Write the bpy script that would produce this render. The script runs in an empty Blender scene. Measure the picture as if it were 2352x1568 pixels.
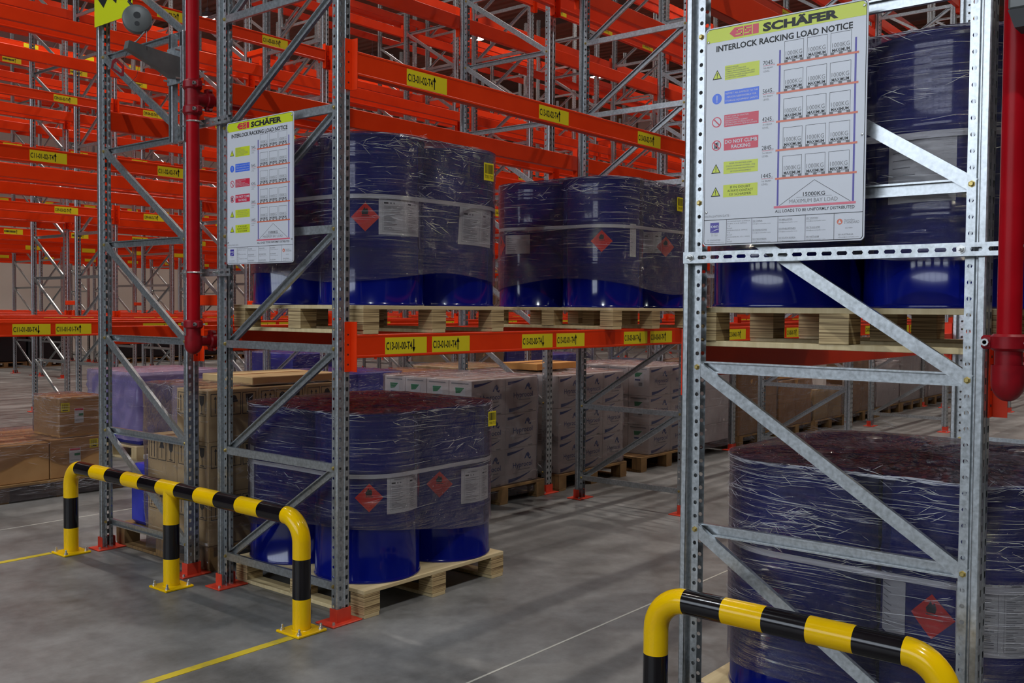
import bpy, bmesh, math, random
from mathutils import Matrix, Vector
random.seed(7)
S = bpy.context.scene
COL = S.collection
R = math.radians

# ------------------------------------------------------------------ camera
CAMP = Vector((-3.1980, -3.7971, 1.5861))
YAW, PIT, ROL = R(39.5446), R(-1.9260), R(0.4419)
_F = Vector((math.cos(YAW)*math.cos(PIT), math.sin(YAW)*math.cos(PIT), math.sin(PIT)))
_R = Vector((math.sin(YAW), -math.cos(YAW), 0.0)); _U = _R.cross(_F)
CR = _R*math.cos(ROL) + _U*math.sin(ROL); CU = -_R*math.sin(ROL) + _U*math.cos(ROL)
cam = bpy.data.objects.new('camera', bpy.data.cameras.new('camera'))
COL.objects.link(cam)
cam.matrix_world = Matrix(((CR.x, CU.x, -_F.x, CAMP.x), (CR.y, CU.y, -_F.y, CAMP.y), (CR.z, CU.z, -_F.z, CAMP.z), (0, 0, 0, 1)))
cam.data.sensor_width = 36.0
cam.data.lens = 2242.63/2352*36
cam.data.clip_start = 0.05; cam.data.clip_end = 200
S.camera = cam
FPX = 2242.63
def visible(p, m=60):
    d = Vector(p) - CAMP; z = d.dot(_F)
    if z < 0.3: return False
    u = 1176 + FPX*d.dot(CR)/z; v = 784 - FPX*d.dot(CU)/z
    return -m < u < 2352+m and -m < v < 1568+m

# ------------------------------------------------------------------ world, exposure
W = bpy.data.worlds.new('world'); S.world = W; W.use_nodes = True
W.node_tree.nodes['Background'].inputs[0].default_value = (0.75, 0.85, 1.0, 1)
W.node_tree.nodes['Background'].inputs[1].default_value = 0.3
S.view_settings.view_transform = 'Standard'; S.view_settings.look = 'None'
S.view_settings.exposure = -0.08; S.view_settings.gamma = 1.0; S.view_settings.use_curve_mapping = False
LAMP_L = 60.0
LAMP_W = 680.0
FRONT_W = 800.0
WIN_L = 4.9
CEIL = 10.6
LAMP_Z = 9.8
try: S.cycles.use_light_tree = True; S.cycles.max_bounces = 8; S.cycles.diffuse_bounces = 2; S.cycles.transparent_max_bounces = 24; S.cycles.sample_clamp_indirect = 6.0; S.cycles.sample_clamp_direct = 0
except Exception: pass

# ------------------------------------------------------------------ materials
MATS = {}
def mat(name, col=(.5, .5, .5), rough=.5, metal=0.0, coat=0.0, emit=None, strength=0, spec=None):
    if name in MATS: return MATS[name]
    m = bpy.data.materials.new(name); m.use_nodes = True
    b = m.node_tree.nodes['Principled BSDF']
    b.inputs['Base Color'].default_value = (*col, 1); b.inputs['Roughness'].default_value = rough
    b.inputs['Metallic'].default_value = metal; b.inputs['Coat Weight'].default_value = coat
    if spec is not None: b.inputs['Specular IOR Level'].default_value = spec
    if emit: b.inputs['Emission Color'].default_value = (*emit, 1); b.inputs['Emission Strength'].default_value = strength
    m.diffuse_color = (*col, 1)
    MATS[name] = m; return m
def N(m, t, **kw):
    n = m.node_tree.nodes.new(t)
    for k, v in kw.items():
        if k in n.inputs: n.inputs[k].default_value = v
        else: setattr(n, k, v)
    return n
def L(m, a, b): m.node_tree.links.new(a, b)
def bs(m): return m.node_tree.nodes['Principled BSDF']
def coords(m, scale=(1, 1, 1), uv=False):
    t = N(m, 'ShaderNodeTexCoord'); mp = N(m, 'ShaderNodeMapping'); mp.inputs['Scale'].default_value = scale
    L(m, t.outputs['UV' if uv else 'Object'], mp.inputs['Vector']); return mp.outputs['Vector']
def mottled(name, c0, c1, scale, rough, metal=0.0, detail=3, stretch=(1, 1, 1), bump=0, rr=None, lo=.35, hi=.65, coat=0, kind='noise'):
    m = mat(name, c0, rough, metal, coat)
    if kind == 'noise': n = N(m, 'ShaderNodeTexNoise', Scale=scale, Detail=detail); out = n.outputs['Fac']
    else: n = N(m, 'ShaderNodeTexVoronoi', Scale=scale); out = n.outputs['Color']
    L(m, coords(m, stretch), n.inputs['Vector'])
    r = N(m, 'ShaderNodeValToRGB'); r.color_ramp.elements[0].position = lo; r.color_ramp.elements[1].position = hi
    r.color_ramp.elements[0].color = (*c0, 1); r.color_ramp.elements[1].color = (*c1, 1)
    L(m, out, r.inputs['Fac']); L(m, r.outputs['Color'], bs(m).inputs['Base Color'])
    if rr:
        q = N(m, 'ShaderNodeMapRange'); q.inputs['To Min'].default_value = rr[0]; q.inputs['To Max'].default_value = rr[1]
        L(m, out, q.inputs['Value']); L(m, q.outputs['Result'], bs(m).inputs['Roughness'])
    if bump:
        b = N(m, 'ShaderNodeBump', Strength=bump, Distance=.01); L(m, out, b.inputs['Height']); L(m, b.outputs['Normal'], bs(m).inputs['Normal'])
    return m
galv = mottled('galvanised steel', (.40, .42, .43), (.60, .63, .65), 70, .38, .85, rr=(.26, .42), lo=.3, hi=.7)
galv_dull = mottled('galvanised steel dull', (.26, .28, .30), (.40, .42, .44), 45, .5, .6)
orange = mottled('orange powder coat', (.76, .036, .002), (.84, .046, .004), 6, .36, 0, lo=.3, hi=.7); bs(orange).inputs['Specular IOR Level'].default_value = .3
redfoot = mottled('red foot plate paint', (.62, .045, .02), (.70, .06, .025), 20, .45)
pipe_red = mottled('fire red gloss paint', (.36, .003, .008), (.42, .004, .010), 9, .34); bs(pipe_red).inputs['Specular IOR Level'].default_value = .15
iron_red = mottled('cast coupling red paint', (.22, .003, .008), (.28, .004, .010), 30, .4, bump=.05); bs(iron_red).inputs['Specular IOR Level'].default_value = .3
blue = mottled('navy drum enamel', (.0015, .005, .135), (.002, .007, .165), 3, .13, coat=.3)
blue_p = mottled('blue plastic', (.03, .04, .42), (.05, .06, .5), 6, .35)
yel_paint = mottled('barrier yellow paint', (.95, .58, .002), (.92, .54, .002), 8, .16); bs(yel_paint).inputs['Specular IOR Level'].default_value = .3
blk_paint = mottled('barrier black paint', (.005, .004, .005), (.009, .007, .009), 8, .15)
sticker = mat('yellow sticker', (.80, .66, .012), .45)
ink = mat('black ink', (.012, .012, .014), .5)
paper = mat('white paper label', (.66, .66, .66), .55)
greyink = mat('grey print', (.22, .22, .23), .6)
redlab = mat('red hazard label', (.72, .022, .016), .4)
strapm = mat('white plastic strap', (.62, .62, .64), .35)
card = mottled('brown cardboard', (.42, .22, .080), (.49, .27, .105), 5, .75)
card_l = mottled('tan cardboard', (.54, .37, .17), (.60, .42, .20), 5, .75)
card_o = mottled('orange brown cardboard', (.52, .24, .06), (.60, .30, .08), 5, .7)
card_w = mottled('white carton', (.62, .55, .52), (.68, .62, .59), 5, .6)
lav = mat('lavender carton', (.48, .42, .60), .5)
tape = mat('brown packing tape', (.30, .16, .06), .3)
navyink = mat('navy print', (.02, .05, .22), .5)
greenink = mat('green print', (.02, .22, .09), .5)
brass = mat('brass zinc bolt', (.52, .40, .14), .35, .8)
bolt_m = mat('zinc bolt', (.62, .62, .60), .3, .85)
dark = mat('dark rubber and opening shade', (.02, .02, .022), .6)
gboard = mat('sign white board', (.66, .67, .72), .28)
sgn_y = mat('sign yellow', (.62, .70, .03), .3)
sgn_r = mat('sign red', (.66, .03, .07), .3)
sgn_b = mat('sign blue', (.05, .16, .80), .3)
sgn_o = mat('sign orange line', (.72, .16, .08), .3)
sgn_p = mat('sign pink base', (.74, .14, .20), .3)
sgn_v = mat('sign navy line', (.06, .04, .34), .3)
bigyel = mat('aisle sign yellow', (.66, .70, .01), .4)
grey_paint = mottled('grey bracket paint', (.10, .105, .10), (.14, .145, .14), 10, .4)
blackfilm = mat('black stretch film', (.012, .011, .014), .25)
# laminated plywood
ply = mat('plywood blocks', (.5, .36, .18), .7)
_n = N(ply, 'ShaderNodeTexNoise', Scale=1.0, Detail=2); L(ply, coords(ply, (1.5, 1.5, 130)), _n.inputs['Vector'])
_r = N(ply, 'ShaderNodeValToRGB'); e = _r.color_ramp.elements
e[0].position = .40; e[0].color = (.16, .095, .04, 1); e[1].position = .52; e[1].color = (.54, .39, .19, 1)
x = e.new(.7); x.color = (.66, .50, .26, 1)
L(ply, _n.outputs['Fac'], _r.inputs['Fac']); L(ply, _r.outputs['Color'], bs(ply).inputs['Base Color'])
deck = mottled('plywood deck', (.60, .46, .24), (.70, .56, .32), 3, .6, stretch=(1, 12, 1), detail=4)
wood_d = mottled('dark worn pallet wood', (.16, .09, .035), (.30, .17, .06), 4, .75, stretch=(1, 10, 1))
# concrete
conc = mat('polished concrete', (.2, .2, .2), .4)
v = coords(conc)
n1 = N(conc, 'ShaderNodeTexNoise', Scale=.55, Detail=8, Roughness=.62); n2 = N(conc, 'ShaderNodeTexNoise', Scale=14, Detail=6, Roughness=.7); n3 = N(conc, 'ShaderNodeTexNoise', Scale=1.7, Detail=5, Distortion=1.2)
for n in (n1, n2, n3): L(conc, v, n.inputs['Vector'])
mx = N(conc, 'ShaderNodeMix', data_type='FLOAT'); mx.inputs[0].default_value = .38; L(conc, n1.outputs['Fac'], mx.inputs[2]); L(conc, n3.outputs['Fac'], mx.inputs[3])
mx2 = N(conc, 'ShaderNodeMix', data_type='FLOAT'); mx2.inputs[0].default_value = .22; L(conc, mx.outputs[0], mx2.inputs[2]); L(conc, n2.outputs['Fac'], mx2.inputs[3])
r = N(conc, 'ShaderNodeValToRGB'); e = r.color_ramp.elements; e[0].position = .38; e[0].color = (.085, .083, .078, 1); e[1].position = .62; e[1].color = (.27, .27, .265, 1)
L(conc, mx2.outputs[0], r.inputs['Fac']); L(conc, r.outputs['Color'], bs(conc).inputs['Base Color'])
q = N(conc, 'ShaderNodeMapRange'); q.inputs['To Min'].default_value = .30; q.inputs['To Max'].default_value = .55; L(conc, n3.outputs['Fac'], q.inputs['Value']); L(conc, q.outputs['Result'], bs(conc).inputs['Roughness'])
b = N(conc, 'ShaderNodeBump', Strength=.06, Distance=.004); L(conc, n2.outputs['Fac'], b.inputs['Height']); L(conc, b.outputs['Normal'], bs(conc).inputs['Normal'])
line_w = mat('pale floor line', (.50, .49, .44), .6)
line_y = mottled('worn yellow floor paint', (.62, .47, .02), (.30, .27, .12), 9, .55, lo=.5, hi=.75)
wallm = mottled('cream wall cladding', (.56, .50, .44), (.62, .56, .50), .6, .8)
wall_br = mottled('brown wall cladding', (.20, .11, .07), (.26, .15, .09), .8, .8)
ceilm = mat('corrugated ceiling', (.16, .11, .085), .7)
w = N(ceilm, 'ShaderNodeTexWave', Scale=.9, Distortion=.0); w.bands_direction = 'X'; L(ceilm, coords(ceilm), w.inputs['Vector'])
b = N(ceilm, 'ShaderNodeBump', Strength=.8, Distance=.08); L(ceilm, w.outputs['Fac'], b.inputs['Height']); L(ceilm, b.outputs['Normal'], bs(ceilm).inputs['Normal'])
steel_br = mat('roof steel', (.14, .09, .07), .6)
lamp_m = mat('high bay diffuser', (1, 1, 1), .5, emit=(1.0, .93, .86), strength=LAMP_L)
lamp_f = mat('high bay diffuser cool', (1, 1, 1), .5, emit=(.90, .95, 1.0), strength=LAMP_L)
win_m = mat('daylight panes', (.8, .85, .9), .3, emit=(.80, .89, 1.0), strength=WIN_L)
# stretch film: clear film with fine pulled wrinkles (UV = metres round, metres up)
def film(name, base=.012, streak=.45, tint=(.42, .40, .48), su=1.6, sv=75, bstr=1.0, clear=.88, gl=.30, rough=.07):
    """clear film: transparent + a little milky haze, its streaks painted in as highlights + a glossy skin with pulled wrinkles"""
    m = mat(name, tint, .5, 0)
    nt = m.node_tree; out = nt.nodes['Material Output']; nt.nodes.remove(bs(m))
    a = N(m, 'ShaderNodeTexNoise', Scale=1.0, Detail=6, Roughness=.72, Distortion=.7); L(m, coords(m, (su, sv, 1), True), a.inputs['Vector'])
    c = N(m, 'ShaderNodeTexNoise', Scale=1.0, Detail=4, Distortion=1.6); L(m, coords(m, (3.0, 5.0, 1), True), c.inputs['Vector'])
    f = N(m, 'ShaderNodeTexNoise', Scale=1.0, Detail=3, Distortion=2.5); L(m, coords(m, (su*5, sv*.9, 1), True), f.inputs['Vector'])
    def rng(src, a0, a1):
        r = N(m, 'ShaderNodeMapRange'); r.inputs['From Min'].default_value = a0; r.inputs['From Max'].default_value = a1; L(m, src, r.inputs['Value']); return r.outputs[0]
    def mth(op, x, y):
        q = N(m, 'ShaderNodeMath', operation=op)
        for i_, w_ in enumerate((x, y)):
            if isinstance(w_, (int, float)): q.inputs[i_].default_value = w_
            else: L(m, w_, q.inputs[i_])
        return q.outputs[0]
    st = mth('MULTIPLY', rng(a.outputs['Fac'], .57, .70), rng(c.outputs['Fac'], .42, .62))  # streak lines put into the haze colour as highlights, independent of the lamps
    lw = N(m, 'ShaderNodeLayerWeight', Blend=.25)
    edge = mth('MULTIPLY', lw.outputs['Facing'], .06)
    haze = mth('ADD', mth('ADD', mth('MULTIPLY', st, streak), edge), base)
    h = mth('ADD', mth('ADD', mth('MULTIPLY', c.outputs['Fac'], 1.2), a.outputs['Fac']), mth('MULTIPLY', f.outputs['Fac'], .5))
    bp = N(m, 'ShaderNodeBump', Strength=bstr, Distance=.012); L(m, h, bp.inputs['Height'])
    tr = N(m, 'ShaderNodeBsdfTransparent'); tr.inputs[0].default_value = (clear, clear*.985, clear, 1)
    df = N(m, 'ShaderNodeBsdfDiffuse'); df.inputs[0].default_value = (*tint, 1)
    g = N(m, 'ShaderNodeBsdfGlossy'); g.inputs['Roughness'].default_value = rough; g.inputs['Color'].default_value = (.95, .95, 1, 1); L(m, bp.outputs['Normal'], g.inputs['Normal'])
    fr = N(m, 'ShaderNodeFresnel'); fr.inputs[0].default_value = 1.5; L(m, bp.outputs['Normal'], fr.inputs['Normal'])
    gf = mth('ADD', mth('MULTIPLY', fr.outputs[0], .75), mth('MULTIPLY', st, gl))
    gf = mth('MINIMUM', gf, .9)
    m1 = N(m, 'ShaderNodeMixShader'); L(m, haze, m1.inputs[0]); L(m, tr.outputs[0], m1.inputs[1]); L(m, df.outputs[0], m1.inputs[2])
    m2 = N(m, 'ShaderNodeMixShader'); L(m, gf, m2.inputs[0]); L(m, m1.outputs[0], m2.inputs[1]); L(m, g.outputs[0], m2.inputs[2])
    L(m, m2.outputs[0], out.inputs['Surface']); return m
film_d = film('stretch film on drums')
film_t = film('bunched stretch film on top', base=.10, streak=.35, su=14, sv=4, bstr=1.0, tint=(.12, .09, .12), clear=.62)
film_h = film('heavy stretch film', base=.015, streak=.6, su=2.4, sv=60, bstr=1.0, gl=.5)
film_b = film('stretch film on cartons', base=.03, streak=.35, su=4, sv=14, bstr=1.0, tint=(.6, .57, .58), gl=.4)
film_lav = film('lavender stretch film', base=.42, streak=.35, su=4, sv=10, bstr=.7, tint=(.46, .38, .62))

crease_m = mat('pulled film creases', (.85, .85, .90), .15, 0, spec=1.0)  # white body colour put in so the creases show as bright highlight lines
_nt = crease_m.node_tree; _t = N(crease_m, 'ShaderNodeBsdfTransparent'); _mx = N(crease_m, 'ShaderNodeMixShader'); _mx.inputs[0].default_value = .5
L(crease_m, _t.outputs[0], _mx.inputs[1]); L(crease_m, bs(crease_m).outputs[0], _mx.inputs[2]); L(crease_m, _mx.outputs[0], _nt.nodes['Material Output'].inputs['Surface'])
# ------------------------------------------------------------------ mesh builder
_tc = {}
def text_tris(s, bold=0.0):
    key = (s, bold)
    if key in _tc: return _tc[key]
    c = bpy.data.curves.new('t', 'FONT'); c.body = s; c.size = 1; c.resolution_u = 2; c.offset = bold
    o = bpy.data.objects.new('t', c); COL.objects.link(o)
    me = o.to_mesh()
    vs = [(v.co.x, v.co.y) for v in me.vertices]; fs = [tuple(p.vertices) for p in me.polygons]
    o.to_mesh_clear(); bpy.data.objects.remove(o); bpy.data.curves.remove(c)
    if vs:
        x0 = min(v[0] for v in vs); x1 = max(v[0] for v in vs); y0 = min(v[1] for v in vs); y1 = max(v[1] for v in vs)
    else: x0 = y0 = 0; x1 = y1 = 1
    _tc[key] = (vs, fs, x0, x1, y0, y1); return _tc[key]
class MB:
    def __init__(s): s.v = []; s.f = []; s.m = []; s.mats = []; s.uv = None
    def mi(s, m):
        if m not in s.mats: s.mats.append(m)
        return s.mats.index(m)
    def add(s, vs, fs, m):
        o = len(s.v); s.v += [tuple(q) for q in vs]; k = s.mi(m)
        for f in fs: s.f.append(tuple(i+o for i in f)); s.m.append(k)
    def box(s, x0, x1, y0, y1, z0, z1, m, T=None, bev=0):
        if bev:
            b = bev; vs = []; 
            bm = bmesh.new(); bmesh.ops.create_cube(bm, size=1)
            for q in bm.verts: q.co = Vector(((x0+x1)/2+q.co.x*(x1-x0), (y0+y1)/2+q.co.y*(y1-y0), (z0+z1)/2+q.co.z*(z1-z0)))
            bmesh.ops.bevel(bm, geom=bm.edges[:], offset=b, segments=1, affect='EDGES')
            bm.verts.index_update(); vs = [q.co.copy() for q in bm.verts]; fs = [[q.index for q in f.verts] for f in bm.faces]; bm.free()
        else:
            vs = [Vector(p) for p in ((x0,y0,z0),(x1,y0,z0),(x1,y1,z0),(x0,y1,z0),(x0,y0,z1),(x1,y0,z1),(x1,y1,z1),(x0,y1,z1))]
            fs = [(0,3,2,1),(4,5,6,7),(0,1,5,4),(1,2,6,5),(2,3,7,6),(3,0,4,7)]
        if T: vs = [T @ q for q in vs]
        s.add(vs, fs, m)
    def tube(s, pts, r, mts, n=16, caps=True):
        pts = [Vector(p) for p in pts]; k = len(pts); rings = []
        t0 = (pts[1]-pts[0]).normalized(); a = Vector((0,0,1)) if abs(t0.z) < .9 else Vector((1,0,0))
        nx = t0.cross(a).normalized()
        for i, p in enumerate(pts):
            t = ((pts[min(i+1,k-1)]-p).normalized() + (p-pts[max(i-1,0)]).normalized())
            t = t.normalized() if t.length > 1e-9 else t0
            nx = (nx - t*nx.dot(t)).normalized(); ny = t.cross(nx)
            rr = r[i] if isinstance(r, (list, tuple)) else r
            rings.append([p + (nx*math.cos(2*math.pi*j/n) + ny*math.sin(2*math.pi*j/n))*rr for j in range(n)])
        o = len(s.v); 
        for g in rings: s.v += [tuple(q) for q in g]
        for i in range(k-1):
            mm = mts[i] if isinstance(mts, list) else mts; mk = s.mi(mm)
            for j in range(n):
                s.f.append((o+i*n+j, o+i*n+(j+1)%n, o+(i+1)*n+(j+1)%n, o+(i+1)*n+j)); s.m.append(mk)
        if caps:
            s.f.append(tuple(o+j for j in range(n))[::-1]); s.m.append(s.mi(mts[0] if isinstance(mts, list) else mts))
            s.f.append(tuple(o+(k-1)*n+j for j in range(n))); s.m.append(s.mi(mts[-1] if isinstance(mts, list) else mts))
    def lathe(s, prof, m, n=48, c=(0,0), cap0=False, cap1=False):
        o = len(s.v)
        for (r, z) in prof:
            for j in range(n): s.v.append((c[0]+r*math.cos(2*math.pi*j/n), c[1]+r*math.sin(2*math.pi*j/n), z))
        mk = s.mi(m)
        for i in range(len(prof)-1):
            for j in range(n): s.f.append((o+i*n+j, o+i*n+(j+1)%n, o+(i+1)*n+(j+1)%n, o+(i+1)*n+j)); s.m.append(mk)
        if cap0: s.f.append(tuple(o+j for j in range(n))[::-1]); s.m.append(mk)
        if cap1: s.f.append(tuple(o+(len(prof)-1)*n+j for j in range(n))); s.m.append(mk)
    def extr(s, prof, p0, p1, xa, ya, m, closed=True, caps=True):
        """extrude 2D profile (in axes xa, ya) from p0 to p1"""
        p0 = Vector(p0); p1 = Vector(p1); xa = Vector(xa); ya = Vector(ya); n = len(prof)
        vs = [p + xa*a + ya*b for p in (p0, p1) for a, b in prof]
        fs = [(i, (i+1) % n, n+(i+1) % n, n+i) for i in range(n if closed else n-1)]
        if closed and caps: fs += [tuple(range(n))[::-1], tuple(range(n, 2*n))]
        s.add(vs, fs, m)
    def flat(s, polys, P, m):
        for poly in polys: s.add([P(a, b) for a, b in poly], [tuple(range(len(poly)))], m)
    def rect(s, a0, a1, b0, b1, P, m, na=1, nb=1):
        vs = [P(a0+(a1-a0)*i/na, b0+(b1-b0)*j/nb) for j in range(nb+1) for i in range(na+1)]
        s.add(vs, [(j*(na+1)+i, j*(na+1)+i+1, (j+1)*(na+1)+i+1, (j+1)*(na+1)+i) for j in range(nb) for i in range(na)], m)
    def text(s, t, a, b, w, h, P, m, bold=.0, align='l'):
        vs, fs, x0, x1, y0, y1 = text_tris(t, bold)
        if not vs: return
        if w is None: w = h*(x1-x0)/.72
        sx = w/(x1-x0); sy = h/.72
        off = a - (w/2 if align == 'c' else (w if align == 'r' else 0))
        s.add([P(off+(x-x0)*sx, b+y*sy) for x, y in vs], fs, m)
    def mesh(s, name, smooth=None):
        me = bpy.data.meshes.new(name); me.from_pydata(s.v, [], s.f)
        for m in s.mats: me.materials.append(m)
        me.polygons.foreach_set('material_index', s.m)
        if s.uv is not None:
            ul = me.uv_layers.new(name='UVMap')
            for lp in me.loops: ul.data[lp.index].uv = s.uv[lp.vertex_index]
        if smooth is not None:
            me.polygons.foreach_set('use_smooth', [True]*len(me.polygons)); me.set_sharp_from_angle(angle=R(smooth))
        me.update(); return me
def obj(name, me, parent=None, loc=(0,0,0), rz=0.0, sc=None):
    if isinstance(me, MB): me = me.mesh(name)
    o = bpy.data.objects.new(name, me); COL.objects.link(o); o.location = loc; o.rotation_euler = (0, 0, rz)
    if sc: o.scale = sc
    if parent: o.parent = parent
    return o
def tag(o, label, cat, group=None, kind=None):
    o['label'] = label
    if cat: o['category'] = cat
    if group: o['group'] = group
    o['kind'] = kind or 'thing'
    return o
def thing(name, label, cat, loc=(0,0,0), rz=0.0, group=None):
    return tag(obj(name, None, None, loc, rz), label, cat, group)
def struct(name, me, **k):
    o = obj(name, me, **k); o['kind'] = 'structure'; return o
def PX(x, ys=-1):          # plane facing -X: a runs towards -Y (to the right as seen), b up
    return lambda a, b: (x, ys*a, b)

# ------------------------------------------------------------------ layout
BAY = 3.45; NB = 8; D = .93; H = 7.9
Z0 = .177
LEVELS = [1.445+.006, 2.845+.006, 4.245+.006, 5.645+.006, 7.045+.006]
rows = []                                   # (number, centre y, odd)
yc = {14: -2.505, 13: .465, 12: 1.801}
for j in range(1, 6):
    yc[13-2*j] = .465+4.306*j
    yc[12-2*j] = 1.801+4.306*j
XF = lambda k: .02+BAY*k
X_FAR, Y_FAR = 31.0, 29.2

# ------------------------------------------------------------------ building shell
def slab(name, x0, x1, y0, y1, z0, z1, m):
    b = MB(); b.box(x0, x1, y0, y1, z0, z1, m); return struct(name, b)
slab('floor', -14, X_FAR+.3, -14, Y_FAR+.3, -.2, 0, conc)
slab('ceiling', -14, X_FAR+.3, -14, Y_FAR+.3, CEIL, CEIL+.2, ceilm)
slab('wall_left', -14, X_FAR+.3, Y_FAR, Y_FAR+.3, 0, CEIL, wallm)
slab('wall_far', X_FAR, X_FAR+.3, -14, Y_FAR, 0, CEIL, wall_br)
wall_dk = mottled('dark grey wall cladding', (.09, .09, .10), (.12, .12, .13), .8, .8)
slab('wall_right', -14, X_FAR, -14.3, -14, 0, CEIL, wall_dk)
b = MB()                                     # front wall behind the camera, with a band of daylight panes
b.box(-14.3, -14, -14, Y_FAR, 0, 3.2, wall_dk); b.box(-14.3, -14, -14, Y_FAR, 8.4, CEIL, wall_dk)
b.box(-14.3, -14, -14, -5.5, 3.2, 8.4, wall_dk); b.box(-14.3, -14, 8.5, Y_FAR, 3.2, 8.4, wall_dk)
struct('wall_front', b)
b = MB(); b.box(-14.22, -14.18, -5.5, 8.5, 3.2, 8.4, win_m)
for i in range(8): b.box(-14.26, -14.1, -5.5+2*i-.05, -5.5+2*i+.05, 3.2, 8.4, galv_dull)
for z in (3.2, 5.8, 8.4): b.box(-14.26, -14.1, -5.5, 8.5, z-.05, z+.05, galv_dull)
struct('window_1', b)
b = MB()                                     # pale lit panel in the far wall
b.box(X_FAR-.06, X_FAR-.01, 17.2, 18.5, 5.0, 9.9, wallm); b.box(X_FAR-.09, X_FAR-.06, 17.82, 17.88, 5.0, 9.9, steel_br)
struct('window_2', b)
for i in range(6):
    x = 1.9+BAY*2*i*.9
    b = MB(); b.box(x-.11, x+.11, -14, Y_FAR, CEIL-.50, CEIL-.46, steel_br); b.box(x-.02, x+.02, -14, Y_FAR, CEIL-.46, CEIL-.04, steel_br); b.box(x-.11, x+.11, -14, Y_FAR, CEIL-.04, CEIL, steel_br)
    o = struct('trim_%d' % (i+1), b)
# painted and cut lines on the floor
n = 7
for y, nm in ((-1.06, 'pale thin guide line down the middle of the aisle beside the blue drums'), (3.32, 'pale thin guide line on the floor behind the left frame'), (7.6, 'distant pale guide line on the floor of the next aisle')):
    b = MB(); b.box(-1.2 if y < 0 else -3.5, X_FAR, y-.006, y+.006, .0, .0015, line_w); tag(obj('floor_line', b), nm, 'line')
b = MB(); b.box(-3.4, -.29, -.062, -.012, 0, .002, line_y)
tag(obj('floor_marking', b), 'worn yellow painted line running from the near post of the left barrier', 'line')
b = MB(); b.box(-3.4, -.29, 2.39, 2.44, 0, .002, line_y)
tag(obj('floor_marking', b), 'yellow painted line ending at the far post of the left barrier', 'line')

# ------------------------------------------------------------------ rack parts (shared meshes)
def hole_cells(mb, P, w, tc, z0, z1, pitch, shape, m, off):
    """panel strip 0..w wide from z0 to z1, one row of holes at tc"""
    k = 0; z = z0
    n = int(round((z1-z0)/pitch))
    for i in range(n):
        za = z0+i*pitch; zb = za+pitch; zc = za+off
        R8 = [(0, za), (tc, za), (w, za), (w, zc), (w, zb), (tc, zb), (0, zb), (0, zc)]
        if shape == 'o':
            r = .0075; H8 = [(tc+r*math.cos(a), zc+r*math.sin(a)) for a in [R(225), R(270), R(315), 0, R(45), R(90), R(135), R(180)]]
        else:
            a = .0075; hh = .0105; H8 = [(tc-a*.8, zc-hh), (tc, zc-hh), (tc+a*.8, zc-hh), (tc+a, zc), (tc+a, zc+hh), (tc, zc+hh), (tc-a, zc+hh), (tc-a, zc)]
        vs = [P(*q) for q in R8+H8]
        mb.add(vs, [(j, (j+1) % 8, 8+(j+1) % 8, 8+j) for j in range(8)], m)
def upright_mesh():
    b = MB(); z0 = .002; z1 = z0+.05*158
    def seg(u0, v0, u1, v1):
        b.add([(u0, v0, z0), (u1, v1, z0), (u1, v1, z1), (u0, v0, z1)], [(0, 1, 2, 3)], galv)
    for s in (1, -1):
        hole_cells(b, lambda t, z: (-.02*s, .067-t, z), .027, .014, z0, z1, .05, 'o', galv, .025)
        for p, q in (((-.02, .040), (-.011, .037)), ((-.011, .037), (-.011, .031)), ((-.011, .031), (-.035, .027)), ((-.035, .027), (-.04, .022)), ((-.04, .022), (-.04, .024)), ((-.04, .024), (-.04, .006)), ((-.04, .006), (-.0382, .0018)), ((-.0382, .0018), (-.034, 0))):
            seg(p[0]*s, p[1], q[0]*s, q[1])
        hole_cells(b, lambda t, z: ((-.034+t)*s, 0, z), .026, .013, z0, z1, .05, 's', galv, .025)
        seg(-.008*s, 0, -.005*s, .004)
    seg(-.005, .004, .005, .004)
    me = b.mesh('upright', 30); return me
ME_UP = upright_mesh()
# C channel brace, open towards +X side or web towards -X
def brace_mesh(name, p0, p1, web_neg):
    b = MB(); h = .021; d = .0093; t = .002; l = .006; xo = -.0095 if web_neg else .0095; p0 = (xo, p0[1], p0[2]); p1 = (xo, p1[1], p1[2])
    sg = 1 if web_neg else -1
    # section in (normal in plane, X): web at x=-d*sg
    prof = [(-h, d*sg), (-h, -d*sg), (h, -d*sg), (h, d*sg), (h-l, d*sg), (h-l, (d-t)*sg), (h-t, (d-t)*sg), (h-t, (-d+t)*sg), (-h+t, (-d+t)*sg), (-h+t, (d-t)*sg), (-h+l, (d-t)*sg), (-h+l, d*sg)]
    a = Vector(p1)-Vector(p0); t_ = a.normalized(); nrm = Vector((1, 0, 0)).cross(t_)
    b.extr(prof, p0, p1, nrm, (1, 0, 0), galv)
    return b.mesh(name)
ME_HB = brace_mesh('horizontal_brace', (0, -D/2-.008, 0), (0, D/2+.008, 0), False)
_q = math.atan2(.6, D)
ME_DB = brace_mesh('diagonal_brace', (0, -D/2-.005, -.003), (0, D/2+.005, .603), True)
b = MB(); b.box(-.097, .094, -.040, .10, 0, .008, redfoot, bev=.002)
b.box(-.046, -.0425, -.006, .05, .008, .075, redfoot); b.box(.0425, .046, -.006, .05, .008, .075, redfoot); b.box(-.0425, .0425, -.0065, -.003, .008, .075, redfoot)
b.lathe([(.0, .022), (.007, .022), (.008, .008)], bolt_m, 8, (-.075, -.015)); b.lathe([(.0, .022), (.007, .022), (.008, .008)], bolt_m, 8, (.072, .07))
b.lathe([(.006, .035), (.006, .035)], bolt_m, 8, (0, 0))
ME_FP = b.mesh('foot_plate')
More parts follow.
